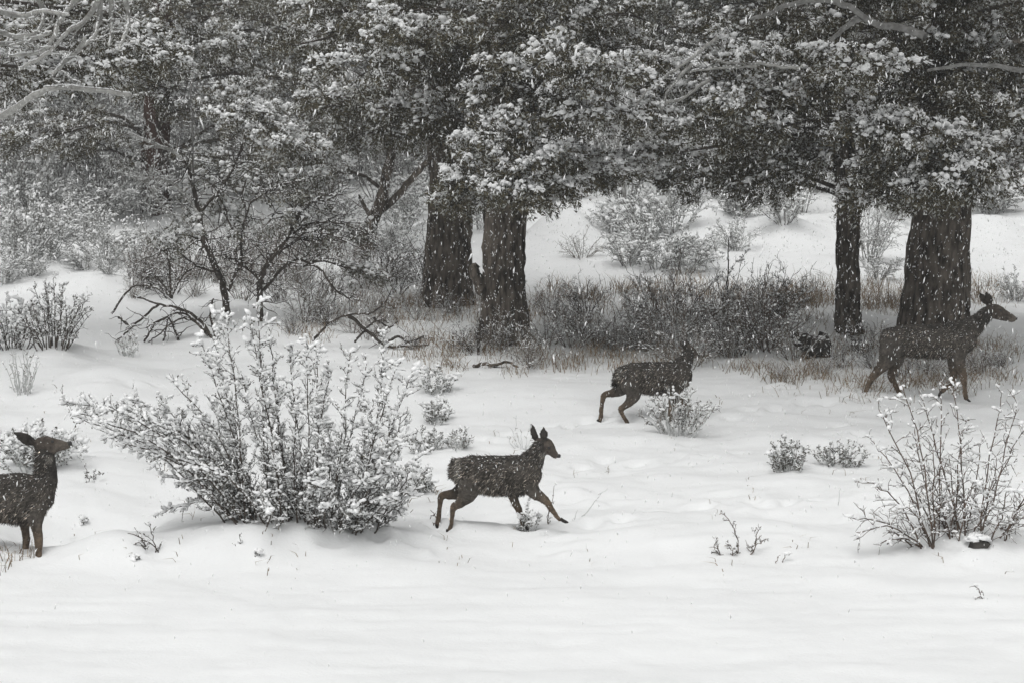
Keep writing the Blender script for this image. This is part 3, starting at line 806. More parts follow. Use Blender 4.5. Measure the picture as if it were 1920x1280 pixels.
# bare rose-like bush on the right
B2 = [(1790, 1012), (1760, 1005), (1830, 1012), (1870, 1015)]
tips = [(1692, 722, 0), (1648, 765, 0), (1730, 745, 0), (1765, 730, 0), (1787, 712, 0), (1880, 742, 2), (1598, 972, 1), (1608, 998, 1), (1628, 905, 1), (1640, 828, 1), (1655, 1015, 1), (1920, 800, 2), (1945, 850, 3), (1905, 762, 2), (1965, 905, 3), (1990, 985, 3), (1715, 800, 0), (1750, 830, 0), (1810, 790, 0), (1840, 830, 2), (1870, 860, 2), (1690, 880, 1), (1720, 860, 1), (1780, 860, 0), (1800, 880, 0), (1825, 900, 2), (1760, 880, 0), (1885, 920, 3), (1910, 960, 3), (1700, 950, 1), (1735, 920, 0), (1850, 930, 2), (1930, 990, 3), (1770, 930, 0), (1795, 940, 0), (1815, 950, 0)]
px_shrub('bare_bush', 'tall bare stemmed bush dusted with snow at the right edge', (1800, 1012), [((float(np.interp(x, [1590, 1800, 2000], [1730, 1795, 1890])) + rng.normal() * 14, 1012 + rng.normal() * 3), (x, y)) for x, y, k in tips], wood=M_TWIGR, leafm=M_BITTER, snow=0.6, leaf=0.15, twl=0.24, spacing=0.08, ssize=0.017, r=(0.009, 0.0035), dspread=0.5, bend=0.12, lift=0.0, start=0.12)

# small rocks
def rock(px, py, w, h, label, name='rock'):
    p = hit(px, py)
    k = ppm(p[1])
    V = ICO2[0] * (1 + 0.55 * vnoise(ICO2[0][:, 0] * 2.3 + px, ICO2[0][:, 1] * 1.7, ICO2[0][:, 2] * 1.7, 3))[:, None]
    mb = MB(); mb.add(V * np.array([w / 2 / k, w / 2 / k, h / 2 / k]), ICO2[1])
    o = mb.build(name, M_ROCK)
    o.location = (p[0], p[1], p[2] + 0.2 * h / k)
    tag(o, label, 'rock')
    sb = MB(); n_ = 34
    q = norm(rng.normal(size=(n_, 3)) * np.array([1, .7, .3]) + np.array([0, .4, .9])) * np.array([w / 2 / k, w / 2 / k, h / 2 / k])
    blobs(sb, q, rng.uniform(.02, .05, (n_, 1)) * np.array([1.3, 1.1, .6]), True); sb.build('snow_cover', M_CLUMP, o, stuff=True)
rock(1835, 1026, 36, 30, 'small dark rock in the snow at the foot of the right bush')

# bush in front of the walking deer, twiggy
def fan(base, w, h, n, y0=0.55):
    """tips of a rounded fan of stems over a base pixel"""
    out = []
    for i in range(n):
        u = (i + rng.uniform(0.1, 0.9)) / n * 2 - 1
        hh = h * (1 - 0.45 * abs(u) ** 1.7) * rng.uniform(y0, 1.05)
        out.append(((base[0] + u * w * 0.16 + rng.normal() * 3, base[1]), (base[0] + u * w * 0.5 + rng.normal() * w * 0.03, base[1] - hh)))
    return out
px_shrub('sagebrush', 'small twiggy bush in front of the walking deer', (1272, 818), fan((1272, 818), 150, 100, 22), wood=M_TWIGP, leafm=M_SAGE, snow=0.35, leaf=0.7, twl=0.13, spacing=0.07, ssize=0.016, r=(0.009, 0.003), dspread=0.25)
px_shrub('sagebrush', 'dark twiggy sagebrush at the left edge above the browsing deer', (100, 652), fan((100, 652), 160, 125, 24), wood=M_TWIG, leafm=M_SAGE, snow=0.35, leaf=1.0, twl=0.16, spacing=0.07, ssize=0.02, r=(0.010, 0.003), dspread=0.4)
px_shrub('sagebrush', 'sagebrush with a snow cap touching the left edge', (25, 655), fan((25, 655), 150, 110, 18), wood=M_TWIG, leafm=M_SAGE, snow=0.8, leaf=1.4, twl=0.16, spacing=0.07, ssize=0.026, r=(0.010, 0.003), dspread=0.4)
px_shrub('dry_stalks', 'upright dry stalks standing in snow at the left edge', (42, 738), fan((42, 738), 75, 100, 16, .7), wood=M_TWIGP, leafm=M_SAGE, snow=0.15, leaf=0.3, twl=0.10, spacing=0.12, ssize=0.014, r=(0.008, 0.003), dspread=0.3, sub=False)
px_shrub('dry_stalks', 'small cluster of dry stalks left of the arching dead branches', (238, 668), fan((238, 668), 52, 52, 10, .7), wood=M_TWIGP, leafm=M_SAGE, snow=0.15, leaf=0.3, twl=0.08, spacing=0.1, ssize=0.014, r=(0.008, 0.003), dspread=0.2)
px_shrub('sagebrush', 'snow covered sagebrush behind the browsing deer', (70, 880), fan((70, 880), 190, 85, 26), wood=M_TWIGP, leafm=M_SAGE, snow=0.75, leaf=1.6, twl=0.12, spacing=0.06, ssize=0.022, r=(0.008, 0.003), dspread=0.35)
px_shrub('sagebrush', 'little rounded sagebrush right of centre in open snow', (1474, 882), fan((1474, 882), 78, 62, 18), wood=M_TWIGP, leafm=M_SAGE, snow=0.35, leaf=1.2, twl=0.09, spacing=0.05, ssize=0.015, r=(0.006, 0.0025), dspread=0.2)
px_shrub('sagebrush', 'low flat sagebrush beside the little rounded one', (1572, 872), fan((1572, 872), 105, 46, 16), wood=M_TWIGP, leafm=M_SAGE, snow=0.35, leaf=0.9, twl=0.09, spacing=0.05, ssize=0.014, r=(0.006, 0.0025), dspread=0.2, bend=0.02)
px_shrub('twig', 'thin reddish sprig sticking out of the foreground snow', (1385, 1040), [((1386, 1042), (1358, 962)), ((1362, 1040), (1345, 1012)), ((1372, 1040), (1368, 1018)), ((1398, 1032), (1418, 990)), ((1418, 1038), (1434, 1010)), ((1360, 1042), (1338, 1035))], wood=M_TWIGR, leafm=M_BITTER, snow=0.15, leaf=0.35, twl=0.08, spacing=0.05, ssize=0.012, r=(0.006, 0.003), dspread=0.08, cat='twig')
px_shrub('twig', 'tiny forked twig right of the reddish sprig', (1468, 1056), [((1466, 1056), (1482, 1038)), ((1468, 1054), (1462, 1038))], wood=M_TWIGR, snow=0.1, leaf=0, twl=0.03, spacing=0.06, r=(0.005, 0.002), dspread=0.03, cat='twig')
px_shrub('twig', 'bent broken twig in the foreground snow at the right', (1842, 1124), [((1848, 1124), (1818, 1100)), ((1850, 1126), (1828, 1122)), ((1834, 1108), (1830, 1102))], wood=M_TWIGR, snow=0.1, leaf=0, twl=0.03, spacing=0.09, r=(0.005, 0.002), dspread=0.03, cat='twig')
px_shrub('twig', 'lone upright grass stalk in the open snow at right', (1574, 946), [((1574, 946), (1575, 912))], wood=M_TWIGP, snow=0, leaf=0, twl=0.03, spacing=0.3, r=(0.004, 0.002), dspread=0.02, cat='stalk')
px_shrub('twig', 'small forked sprig in the snow right of the browsing deer', (168, 902), [((168, 902), (160, 872)), ((168, 902), (190, 884)), ((168, 902), (176, 880))], wood=M_TWIG, leafm=M_SAGE, snow=0.2, leaf=0.5, twl=0.05, spacing=0.06, ssize=0.012, r=(0.005, 0.002), dspread=0.06, cat='twig')
px_shrub('twig', 'tiny dark sprig in the shaded hollow before the big bush', (154, 984), [((154, 984), (150, 970)), ((154, 984), (160, 974))], wood=M_TWIG, leafm=M_SAGE, snow=0.2, leaf=0.5, twl=0.04, spacing=0.03, r=(0.005, 0.002), dspread=0.02, cat='twig')
px_shrub('twig', 'thin low branches lying at the left foot of the big bush', (270, 1028), [((285, 1025), (240, 1000)), ((280, 1028), (245, 1022)), ((290, 1020), (282, 985)), ((300, 1015), (262, 1008))], wood=M_TWIG, leafm=M_BITTER, snow=0.2, leaf=0.2, twl=0.1, spacing=0.08, ssize=0.012, r=(0.007, 0.003), dspread=0.1, cat='twig')
px_shrub('twig', 'tiny dark twig on the drift below the browsing deer', (257, 1052), [((257, 1052), (252, 1046)), ((257, 1052), (262, 1047))], wood=M_TWIG, leafm=M_SAGE, snow=0.3, leaf=0.5, twl=0.04, spacing=0.03, r=(0.005, 0.003), dspread=0.02, cat='twig')
px_shrub('twig', 'short twig on the drift in front of the big bush', (438, 1025), [((445, 1010), (432, 1026)), ((442, 1014), (448, 1002))], wood=M_TWIG, snow=.2, leaf=.3, twl=.05, spacing=.06, r=(.005, .002), dspread=.03, cat='twig')
px_shrub('twig', 'faint sprig at the drift foot left of the running fawn', (484, 1044), [((482, 1046), (490, 1030))], wood=M_TWIGP, snow=.4, leaf=.5, twl=.05, spacing=.05, r=(.004, .002), dspread=.02, cat='twig')
# plants round the running fawn
px_shrub('grass_clump', 'thin tall dry grass behind the neck of the running fawn', (978, 842), [((975, 842), (958, 800)), ((980, 842), (968, 776)), ((985, 842), (992, 800)), ((970, 842), (950, 815)), ((990, 842), (1000, 812)), ((978, 842), (976, 805))], wood=M_TWIGP, snow=0.1, leaf=0, twl=0.06, spacing=0.12, r=(0.004, 0.0018), dspread=0.1, cat='grass', sub=False)
px_shrub('twig', 'snowy sprig by the front hooves of the running fawn', (988, 992), [((986, 994), (980, 968)), ((988, 992), (1000, 964)), ((990, 990), (996, 972)), ((985, 992), (992, 935)), ((1000, 980), (1008, 965)), ((982, 995), (975, 985))], wood=M_TWIGP, leafm=M_SAGE, snow=0.8, leaf=0.8, twl=0.06, spacing=0.04, ssize=0.016, r=(0.005, 0.002), dspread=0.08, cat='twig')
px_shrub('twig', 'upright stalk under the outstretched foreleg of the fawn', (1026, 982), [((1025, 982), (1030, 930)), ((1028, 978), (1040, 908))], wood=M_TWIGR, snow=0.05, leaf=0.1, twl=0.04, spacing=0.12, r=(0.006, 0.002), dspread=0.04, cat='stalk')
px_shrub('twig', 'slanting stalks in the snow ahead of the running fawn', (1080, 975), [((1078, 975), (1082, 955)), ((1080, 972), (1138, 915)), ((1085, 978), (1092, 965))], wood=M_TWIGP, snow=0.15, leaf=0.05, twl=0.05, spacing=0.2, r=(0.005, 0.002), dspread=0.08, cat='stalk')
px_shrub('twig', 'brown stalk behind the hind hooves of the running fawn', (810, 980), [((810, 982), (808, 955)), ((812, 982), (814, 962))], wood=M_TWIGR, snow=0, leaf=0.1, twl=0.03, spacing=0.1, r=(0.006, 0.003), dspread=0.03, cat='stalk')
for i, (x, y, w, h, lab, sn_) in enumerate([(822, 738, 80, 52, 'small snowy sagebrush above the right end of the big bush', .8), (818, 792, 62, 50, 'upright twiggy sagebrush right of the big bush', .3), (800, 845, 80, 45, 'low snowy sagebrush beside the right end of the big bush', .6), (862, 842, 50, 40, 'sparse dry tuft between the big bush and the fawn', .15), (790, 925, 50, 50, 'leafy sprig at the right foot of the big bush', .5)]):
    px_shrub('sagebrush', lab, (x, y), fan((x, y), w, h, 14), wood=M_TWIGP, leafm=M_SAGE, snow=sn_, leaf=1.1 if sn_ > .2 else .2, twl=0.09, spacing=0.06, ssize=0.018, r=(0.007, 0.0025), dspread=0.2)

# ------------------------------------------------------------------ gnarled bare tree, dead branches
YT = depth_of(470, 612)
bT = hit(470, 612)
gn = thing('bare_tree', 'gnarled bare tree with crooked dark stems behind the big bush', 'tree', bT)
for pl, r, tw, mt in (([(425, 585), (418, 535), (400, 490), (385, 455), (372, 400), (360, 340), (345, 302)], (10, 5), 16, M_LIMB), ([(345, 302), (325, 285), (300, 275), (272, 262), (243, 252)], (4.5, 2.5), 6, M_DEAD),
    ([(490, 640), (487, 570), (490, 522), (515, 475), (540, 445), (560, 400)], (10, 4), 16, M_LIMB), ([(492, 530), (470, 508), (440, 488), (420, 485)], (5, 2.5), 6, M_LIMB), ([(518, 478), (560, 450), (612, 440), (650, 455)], (5, 2), 10, M_LIMB),
    ([(495, 545), (545, 490), (595, 500), (625, 540), (655, 560)], (4.5, 2), 8, M_LIMB), ([(375, 405), (330, 348), (290, 335), (262, 340)], (4, 2), 10, M_DEAD), ([(382, 440), (340, 420), (300, 380), (285, 352)], (4, 2), 10, M_DEAD), ([(378, 395), (420, 345), (445, 300), (455, 270)], (4.5, 2), 12, M_LIMB),
    ([(362, 345), (362, 290), (360, 235), (358, 180), (362, 130)], (4, 2), 12, M_GREYLIMB), ([(428, 545), (450, 490), (455, 430), (470, 380)], (5, 2), 12, M_LIMB), ([(470, 380), (520, 350), (560, 340)], (3, 1.5), 10, M_LIMB), ([(560, 400), (600, 370), (640, 365)], (3.5, 1.5), 10, M_LIMB), ([(548, 440), (580, 420), (640, 420), (690, 440)], (3.5, 1.5), 10, M_LIMB), ([(410, 510), (370, 500), (330, 470), (300, 470)], (3.5, 1.5), 8, M_LIMB)):
    px_limb(gn, bT, pl, YT, (r[0] * .72, r[1] * .65), mt, 'limb', twigs=int(tw * 3.4), snow=0.30 if mt is not M_DEAD else 0.5, jitter=0.35, tl=0.55)
for e in [(340, 440, 0.0, .45, 45, .5), (420, 400, 0.5, .6, 60, .4), (520, 400, .4, .6, 60, .3), (620, 430, .4, .55, 55, .3), (570, 370, .6, .6, 60, .35), (640, 500, .4, .45, 40, .25), (460, 340, .6, .6, 60, .3), (400, 350, .8, .5, 50, .35)]:
    c = at(e[0], e[1], YT + e[2])
    make_bough(gn, bT, at(e[0] * .6 + 460 * .4, e[1] * .7 + 500 * .3, YT + e[2] * .5), c, e[3], int(e[4] * .5), e[5] * 1.4, M_FOLP, far=False, r0=0.018, flat=0.6)

yA = hit(400, 640)
dead = thing('dead_branches', 'arching dark dead branches on the snow left of the gnarled tree', 'branch', yA)
for pl, r in (([(400, 640), (375, 600), (340, 580), (300, 570), (250, 556)], (5, 2)), ([(298, 570), (262, 600), (235, 625), (220, 640)], (3.5, 1.8)), ([(385, 622), (350, 590), (318, 592), (275, 615)], (4, 1.6)), ([(335, 640), (325, 612), (315, 592)], (4, 2)), ([(305, 648), (310, 620), (316, 595)], (3, 1.5)), ([(270, 640), (290, 610), (315, 595)], (3, 1.5)), ([(210, 588), (240, 545), (265, 535), (300, 545), (312, 560)], (3, 1.5)), ([(222, 595), (240, 610)], (3, 1.5)), ([(390, 630), (360, 600), (330, 600), (300, 625), (280, 640)], (3, 1.5)), ([(405, 640), (395, 590), (400, 560)], (4, 2)), ([(320, 560), (318, 500), (312, 470)], (4, 2)), ([(322, 560), (340, 520), (360, 505)], (3, 1.5)), ([(318, 555), (295, 520), (270, 510)], (3, 1.5))):
    px_limb(dead, yA, pl, yA[1] + 0.1, (r[0] * .7, r[1] * .65), M_LIMB, 'branch', twigs=9, snow=0.3, jitter=0.2, tl=0.28)
yB = hit(700, 650)
fal = thing('fallen_branch', 'forked dark fallen branch lying on snow behind the big bush', 'branch', yB)
for pl, r in (([(585, 640), (620, 605), (655, 590), (692, 590)], (3.5, 2)), ([(655, 592), (690, 622), (725, 648), (760, 648), (802, 648)], (5, 1.5)), ([(665, 640), (690, 612), (715, 600), (728, 605)], (3, 1.8)), ([(725, 645), (745, 630), (765, 642), (795, 630)], (4, 2)), ([(700, 595), (728, 612), (745, 604)], (3, 1.5)), ([(690, 590), (720, 570), (735, 540)], (2.5, 1.2))):
    px_limb(fal, yB, pl, yB[1] - 0.2, (r[0] * .75, r[1] * .7), M_LIMB, 'branch', twigs=5, snow=0.12, jitter=0.12, tl=0.2)
yC = hit(935, 688)
st = thing('fallen_stick', 'snow topped stick lying under the centre trees', 'branch', yC)
for pl, r in (([(888, 688), (905, 682), (930, 684), (950, 678), (972, 688)], (4, 2)), ([(915, 690), (940, 690), (955, 692)], (3, 2))):
    px_limb(st, yC, pl, yC[1] - 0.05, r, M_BARK, 'branch', twigs=2, snow=0.8, jitter=0.04, tl=0.1)

# dark stump behind the slender trunk
p = hit(1522, 668); k = ppm(p[1])
stp = thing('tree_stump', 'dark broken stump topped with snow left of the slender trunk', 'stump', p)
for nm, pts, rr in (('log', [(1486, 630), (1505, 640), (1530, 645), (1548, 642)], [9, 15, 17, 12]), ('root', [(1548, 672), (1546, 650), (1540, 632)], [10, 12, 10]), ('root', [(1512, 668), (1516, 650), (1520, 640)], [11, 12, 10]), ('root', [(1532, 672), (1530, 655), (1528, 640)], [9, 12, 12])):
    P = catmull([at(x, y, p[1] - 0.1) for x, y in pts], 10); R = np.interp(np.linspace(0, len(rr) - 1, 10), np.arange(len(rr)), rr) / k
    mb = MB(); tube(mb, P + rng.normal(size=P.shape) * 0.008, R * rng.uniform(.85, 1.15, 10), 9); mb.build(nm, M_STUMP, stp, origin=p)
mb = MB()
q = np.array([at(1520 + rng.normal() * 20, 634 + rng.normal() * 5, p[1] - 0.1 + rng.normal() * 0.05) for _ in range(26)]); blobs(mb, q, rng.uniform(.015, .04, (26, 1)) * np.array([1.5, 1.1, .7]), True)
mb.build('snow_cover', M_CLUMP, stp, origin=p, stuff=True)

# ------------------------------------------------------------------ prototypes for thickets and background bushes
def proto_shrub(name, w, h, n, wood, leafm, snow, leaf, twl, spacing, ssize, sides=3, sub=True):
    t = link(name, None)
    wb, lb, sb = MB(), MB(), MB()
    for i in range(n):
        an = rng.uniform(0, 2 * PI); u = math.sqrt(rng.uniform(0, 1))
        tip = np.array([math.cos(an) * u * w / 2, math.sin(an) * u * w / 2, h * (1 - 0.45 * u * u) * rng.uniform(0.4, 1.2)])
        b = np.array([math.cos(an) * u * w * 0.08, math.sin(an) * u * w * 0.08, -0.06])
        mid = (b + tip) / 2 + np.array([0, 0, 0.1 * u * h]) + rng.normal(size=3) * 0.04 * h
        C = catmull([b, mid, tip], 8) + rng.normal(size=(8, 3)) * 0.012
        stem_with_twigs(C, 0.010, 0.0035, twl, spacing, leaf, snow, ssize, 0.25, wb, lb, sb, sub, 0.024, False, 0.08, 0.9, sides)
    wb.build('woody_stem', wood, t, stuff=True)
    if not lb.empty(): lb.build('foliage', leafm, t, smooth=False, stuff=True)
    if not sb.empty(): sb.build('snow_cover', M_CLUMP, t, stuff=True)
    return t
BRUSH = [proto_shrub('brush', 1.4, 0.95, 16, (M_TWIGR, M_TWIGP, M_TWIG, M_TWIGP)[k], M_SAGE, 0.16, 0.4, 0.32, 0.10, 0.015) for k in range(4)]
SNOWY = [proto_shrub('snowy_bush', 1.3, 0.9, 20, M_TWIGF, M_SAGE, 0.5, 2.2, 0.24, 0.085, 0.022) for k in range(3)]
TALL = [proto_shrub('tall_bush', 1.5, 1.7, 22, M_TWIGF, M_SAGE, 0.35, 1.6, 0.32, 0.11, 0.016) for k in range(2)]
ORD = ['leftmost', 'second from the left', 'third from the left', 'fourth from the left', 'fifth from the left', 'sixth from the left', 'seventh from the left', 'eighth from the left', 'ninth from the left', 'tenth from the left', 'eleventh from the left', 'twelfth from the left', 'thirteenth from the left', 'fourteenth from the left']
def scatter(protos, spots, name, cat, label, group, used, order=False):
    spots = sorted(spots)
    for n_, (px, py, s) in enumerate(spots):
        i = int(rng.integers(0, len(protos)))
        src = protos[i]
        c = src if id(src) not in used else copy_tree(src)
        used.add(id(src))
        p = hit(px, py)
        c.location = (p[0], p[1], p[2] - 0.02)
        c.rotation_euler = (0, 0, rng.uniform(0, 6.28))
        c.scale = (s * rng.uniform(.9, 1.15), s * rng.uniform(.9, 1.15), s * rng.uniform(.75, 1.2))
        tag(c, (ORD[n_] + ' of the ' + label) if order else label, cat, group)
used = set()
def row(xs, y, jx, jy, s0, s1): return [(x + rng.normal() * jx, y + rng.normal() * jy, rng.uniform(s0, s1)) for x in xs]
def brush(spots, label, group): scatter(BRUSH, spots, 'brush', 'bush', label, group, used, True)
brush(row(np.arange(560, 900, 68), 615, 12, 24, .35, .65), 'bare bushes left of the twin trunks', 'brush round the centre trunks')
brush(row(np.arange(900, 1110, 42), 660, 9, 14, .35, .85), 'bare bushes at the foot of the twin trunks', 'brush round the centre trunks')
brush(row(np.arange(1040, 1250, 52), 605, 9, 22, .45, .85), 'rear bare bushes right of the twin trunks', 'brush round the centre trunks')
brush(row(np.arange(1120, 1250, 40), 655, 6, 8, .4, .75), 'front bare bushes above the walking deer', 'brush round the centre trunks')
brush(row(np.arange(1255, 1500, 34), 664, 9, 12, .5, 1.15), 'front dark bushes behind the walking deer', 'brush behind the walking deer')
brush(row(np.arange(1255, 1500, 44), 622, 9, 18, .6, 1.25), 'rear dark bushes behind the walking deer', 'brush behind the walking deer')
brush(row(np.arange(240, 560, 28), 520, 8, 18, .45, .9), 'grey twiggy bushes under the gnarled bare tree', 'bushes round the gnarled tree')
brush(row(np.arange(520, 820, 26), 520, 8, 22, .5, .95), 'grey twiggy bushes between gnarled tree and dark trunk', 'bushes round the gnarled tree')
brush(row(np.arange(540, 860, 60), 592, 8, 16, .35, .6), 'low grey bushes behind the forked fallen branch', 'brush round the centre trunks')
brush(row(np.arange(1090, 1380, 60), 640, 8, 16, .4, .75), 'low grey bushes above the walking deer', 'brush behind the walking deer')
brush(row(np.arange(1340, 1540, 60), 600, 8, 18, .4, .75), 'low grey bushes left of the slender trunk', 'brush behind the walking deer')
sp = [(1640, 690, .45), (1690, 705, .5), (1740, 700, .55), (1790, 712, .5), (1840, 700, .45), (1880, 690, .4), (1620, 660, .5), (1580, 690, .35), (1540, 700, .3), (1460, 705, .3)]
scatter(BRUSH, sp, 'brush', 'bush', 'low scrubby bushes under and beside the doe', 'brush round the doe', used, True)
def snowy(spots, label, group): scatter(SNOWY, spots, 'snowy_bush', 'bush', label, group, used, True)
snowy(row(np.arange(-20, 300, 46), 470, 10, 22, .8, 1.2), 'middle snowy bushes at the far left', 'bushes of the left thicket')
snowy(row(np.arange(-20, 300, 46), 420, 10, 14, 1.0, 1.4), 'rear snowy bushes at the far left', 'bushes of the left thicket')
snowy(row(np.arange(0, 260, 70), 520, 14, 12, .5, .8), 'front snowy bushes at the far left', 'bushes of the left thicket')
brush(row(np.arange(290, 680, 44), 470, 10, 36, .7, 1.1), 'tangled bushes behind the gnarled bare tree', 'bushes round the gnarled tree')
brush(row(np.arange(500, 760, 34), 562, 10, 26, .5, 1.0), 'tangled bushes right of the gnarled bare tree', 'bushes round the gnarled tree')
brush(row(np.arange(250, 480, 40), 545, 12, 24, .45, .85), 'low bushes left of the gnarled bare tree', 'bushes round the gnarled tree')
sp = [(1090, 486, .75), (560, 400, 1.2), (640, 440, 1.1), (760, 430, 1.1), (740, 470, .9), (780, 400, 1.3), (900, 430, 1.2)]
scatter(SNOWY, sp[1:], 'snowy_bush', 'bush', 'snow dusted bushes behind the leaning forked juniper', 'bushes behind the leaning fork', used, True)
scatter(BRUSH, sp[:1], 'brush', 'bush', 'lone leafless bush on bright snow right of the twin trunks', None, used)
sp = [(1180, 500, 1.0), (1230, 505, 1.15), (1280, 515, 1.0), (1210, 450, 1.2), (1260, 440, 1.2), (1310, 490, .8), (1150, 440, .9)]
scatter(SNOWY, sp, 'snowy_bush', 'bush', 'pale snowy bushes right of the twin trunks', 'snowy bushes on the bright slope', used, True)
scatter(SNOWY, [(1645, 525, .6)], 'snowy_bush', 'bush', 'small snowy bush between the slender and the thickest trunk', None, used)
scatter(TALL, [(1630, 490, .9)], 'tall_bush', 'bush', 'tall thin bush seen between the slender and the thickest trunk', None, used)
scatter(SNOWY, [(1380, 470, .7)], 'snowy_bush', 'bush', 'dark young bush on the bright slope left of the slender trunk', None, used)
scatter(SNOWY, [(1905, 565, .55)], 'snowy_bush', 'bush', 'small bush ahead of the muzzle of the doe', None, used)
sp = [(x + rng.normal() * 20, 408 + rng.normal() * 8, rng.uniform(.8, 1.3)) for x in np.arange(1340, 1960, 62)]
scatter(SNOWY + TALL, sp, 'snowy_bush', 'bush', 'hazy bushes topping the bright right slope', 'bushes along the slope top', used, True)
sp = [(x + rng.normal() * 20, 372 + rng.normal() * 8, rng.uniform(1.2, 1.9)) for x in np.arange(-40, 1960, 68)]
scatter(TALL, sp, 'tall_bush', 'bush', 'hazy tall bush at the foot of the far wood', 'tall bushes of the far wood', used)
sp = [(x + rng.normal() * 20, 335 + rng.normal() * 8, rng.uniform(1.6, 2.3)) for x in np.arange(-40, 760, 62)]
scatter(TALL, sp, 'tall_bush', 'bush', 'very hazy tall bush deep in the far left wood', 'tall bushes deep in the left wood', used)

px_shrub('sapling', 'thin dark sapling rising out of the brush left of the slender trunk', (1362, 600), [((1362, 600), (1366, 448), 1.2), ((1363, 560), (1340, 500), .6), ((1364, 540), (1395, 480), .6)], wood=M_TWIG, leafm=M_SAGE, snow=0.25, leaf=0.6, twl=0.28, spacing=0.10, ssize=0.022, r=(0.014, 0.005), dspread=0.1, cat='sapling', start=0.3)

# dry grass
def grass(name, label, spots, h=0.28, stuffn=70):
    mb = MB()
    for px, py, w in spots:
        p = hit(px, py); k = ppm(p[1])
        m = stuffn
        P = np.stack([p[0] + rng.normal(size=m) * w / k, p[1] + rng.normal(size=m) * 0.25, np.zeros(m)], -1)
        P[:, 2] = gz(P[:, 0], P[:, 1]) - 0.02
        D = norm(np.stack([rng.normal(size=m) * 0.35, rng.normal(size=m) * 0.35, np.ones(m)], -1))
        l = h * rng.uniform(0.4, 1.2, m)[:, None]
        side = norm(cross(D, rng.normal(size=(m, 3)))) * 0.004
        bend = np.stack([rng.normal(size=m) * 0.08, rng.normal(size=m) * 0.08, np.zeros(m) - .02], -1)
        V = np.stack([P + side, P - side, P + D * l * 0.6 + side * .8, P + D * l * 0.6 - side * .8, P + D * l + bend], 1)
        b = (np.arange(m) * 5)[:, None]
        T = np.concatenate([b + np.array([[0, 1, 2]]), b + np.array([[1, 3, 2]]), b + np.array([[2, 3, 4]])])
        mb.add(V.reshape(-1, 3), T)
    o = mb.build(name, M_GRASS, smooth=False)
    tag(o, label, 'grass', kind='stuff')
grass('dry_grass', 'tan dry grass poking through snow along the tree line', [(x + rng.normal() * 10, 560 + rng.normal() * 14, 18) for x in np.arange(1020, 1900, 16)] + [(x, 575 + rng.normal() * 6, 14) for x in np.arange(700, 910, 18)] + [(1510 + rng.normal() * 30, 560 + rng.normal() * 10, 22) for _ in range(8)] + [(1640 + rng.normal() * 20, 570 + rng.normal() * 12, 20) for _ in range(8)], 0.30, 60)
grass('dry_grass', 'brown dry grass and litter in shaded snow round the doe', [(x + rng.normal() * 12, 715 + rng.normal() * 16, 20) for x in np.arange(1420, 1900, 16)] + [(x, 660 + rng.normal() * 12, 20) for x in np.arange(1480, 1900, 16)], 0.22, 50)
grass('dry_grass', 'brown grass tufts in shaded snow under the centre trees', [(845, 690, 14), (840, 680, 12), (850, 665, 12)] + [(x + rng.normal() * 12, 672 + rng.normal() * 18, 18) for x in np.arange(760, 1300, 14)] + [(x + rng.normal() * 12, 605 + rng.normal() * 30, 20) for x in np.arange(560, 1560, 20)], 0.24, 45)
grass('dry_grass', 'sparse dry grass tips poking through the open snow', [(rng.uniform(0, 1920), rng.uniform(740, 1070), rng.uniform(2, 9)) for _ in range(75)], 0.11, 4)
grass('dry_grass', 'pale grass wisps at the feet of the browsing deer', [(20, 1040, 14), (55, 1035, 12), (10, 1060, 10)], 0.2, 22)

# ------------------------------------------------------------------ deer
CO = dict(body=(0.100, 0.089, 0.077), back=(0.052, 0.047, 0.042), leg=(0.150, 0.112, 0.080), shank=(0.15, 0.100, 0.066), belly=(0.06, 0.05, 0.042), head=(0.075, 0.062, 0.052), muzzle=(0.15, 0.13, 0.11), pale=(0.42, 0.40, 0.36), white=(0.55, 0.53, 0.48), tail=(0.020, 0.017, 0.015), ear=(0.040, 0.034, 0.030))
def ring_loft(mb, X, Z, Yl, RV, RL, n=14):
    """closed tube with elliptical sections in the side plane; all in metres"""
    P = np.stack([X, Yl, Z], -1)
    t = np.gradient(P, axis=0); t[:, 1] *= 0.0; t = norm(t)
    nn = np.stack([-t[:, 2], np.zeros(len(t)), t[:, 0]], -1)
    lat = np.array([0, 1.0, 0])
    # round the ends
    P = np.concatenate([[P[0] - t[0] * RV[0] * 0.6, P[0] - t[0] * RV[0] * 0.38], P, [P[-1] + t[-1] * RV[-1] * 0.38, P[-1] + t[-1] * RV[-1] * 0.6]])
    nn = np.concatenate([nn[:1], nn[:1], nn, nn[-1:], nn[-1:]])
    RV = np.concatenate([[RV[0] * 0.25, RV[0] * 0.75], RV, [RV[-1] * 0.75, RV[-1] * 0.25]]); RL = np.concatenate([[RL[0] * 0.25, RL[0] * 0.75], RL, [RL[-1] * 0.75, RL[-1] * 0.25]])
    a = np.arange(n) * 2 * PI / n
    V = P[:, None] + RV[:, None, None] * np.cos(a)[None, :, None] * nn[:, None] + RL[:, None, None] * np.sin(a)[None, :, None] * lat[None, None]
    k = len(P); V = V.reshape(-1, 3)
    i = np.arange(k - 1)[:, None] * n; j = np.arange(n)[None]; j2 = (j + 1) % n
    Q = np.stack([i + j, i + j2, i + n + j2, i + n + j], -1).reshape(-1, 4)
    V = np.concatenate([V, P[:1], P[-1:]])
    T = np.concatenate([np.stack([(np.arange(n) + 1) % n, np.arange(n), np.full(n, k * n)], -1), np.stack([(k - 1) * n + np.arange(n), (k - 1) * n + (np.arange(n) + 1) % n, np.full(n, k * n + 1)], -1)])
    mb.add(V, T, Q)
def resample(a, n):
    a = np.asarray(a, float)
    return catmull(a, n)

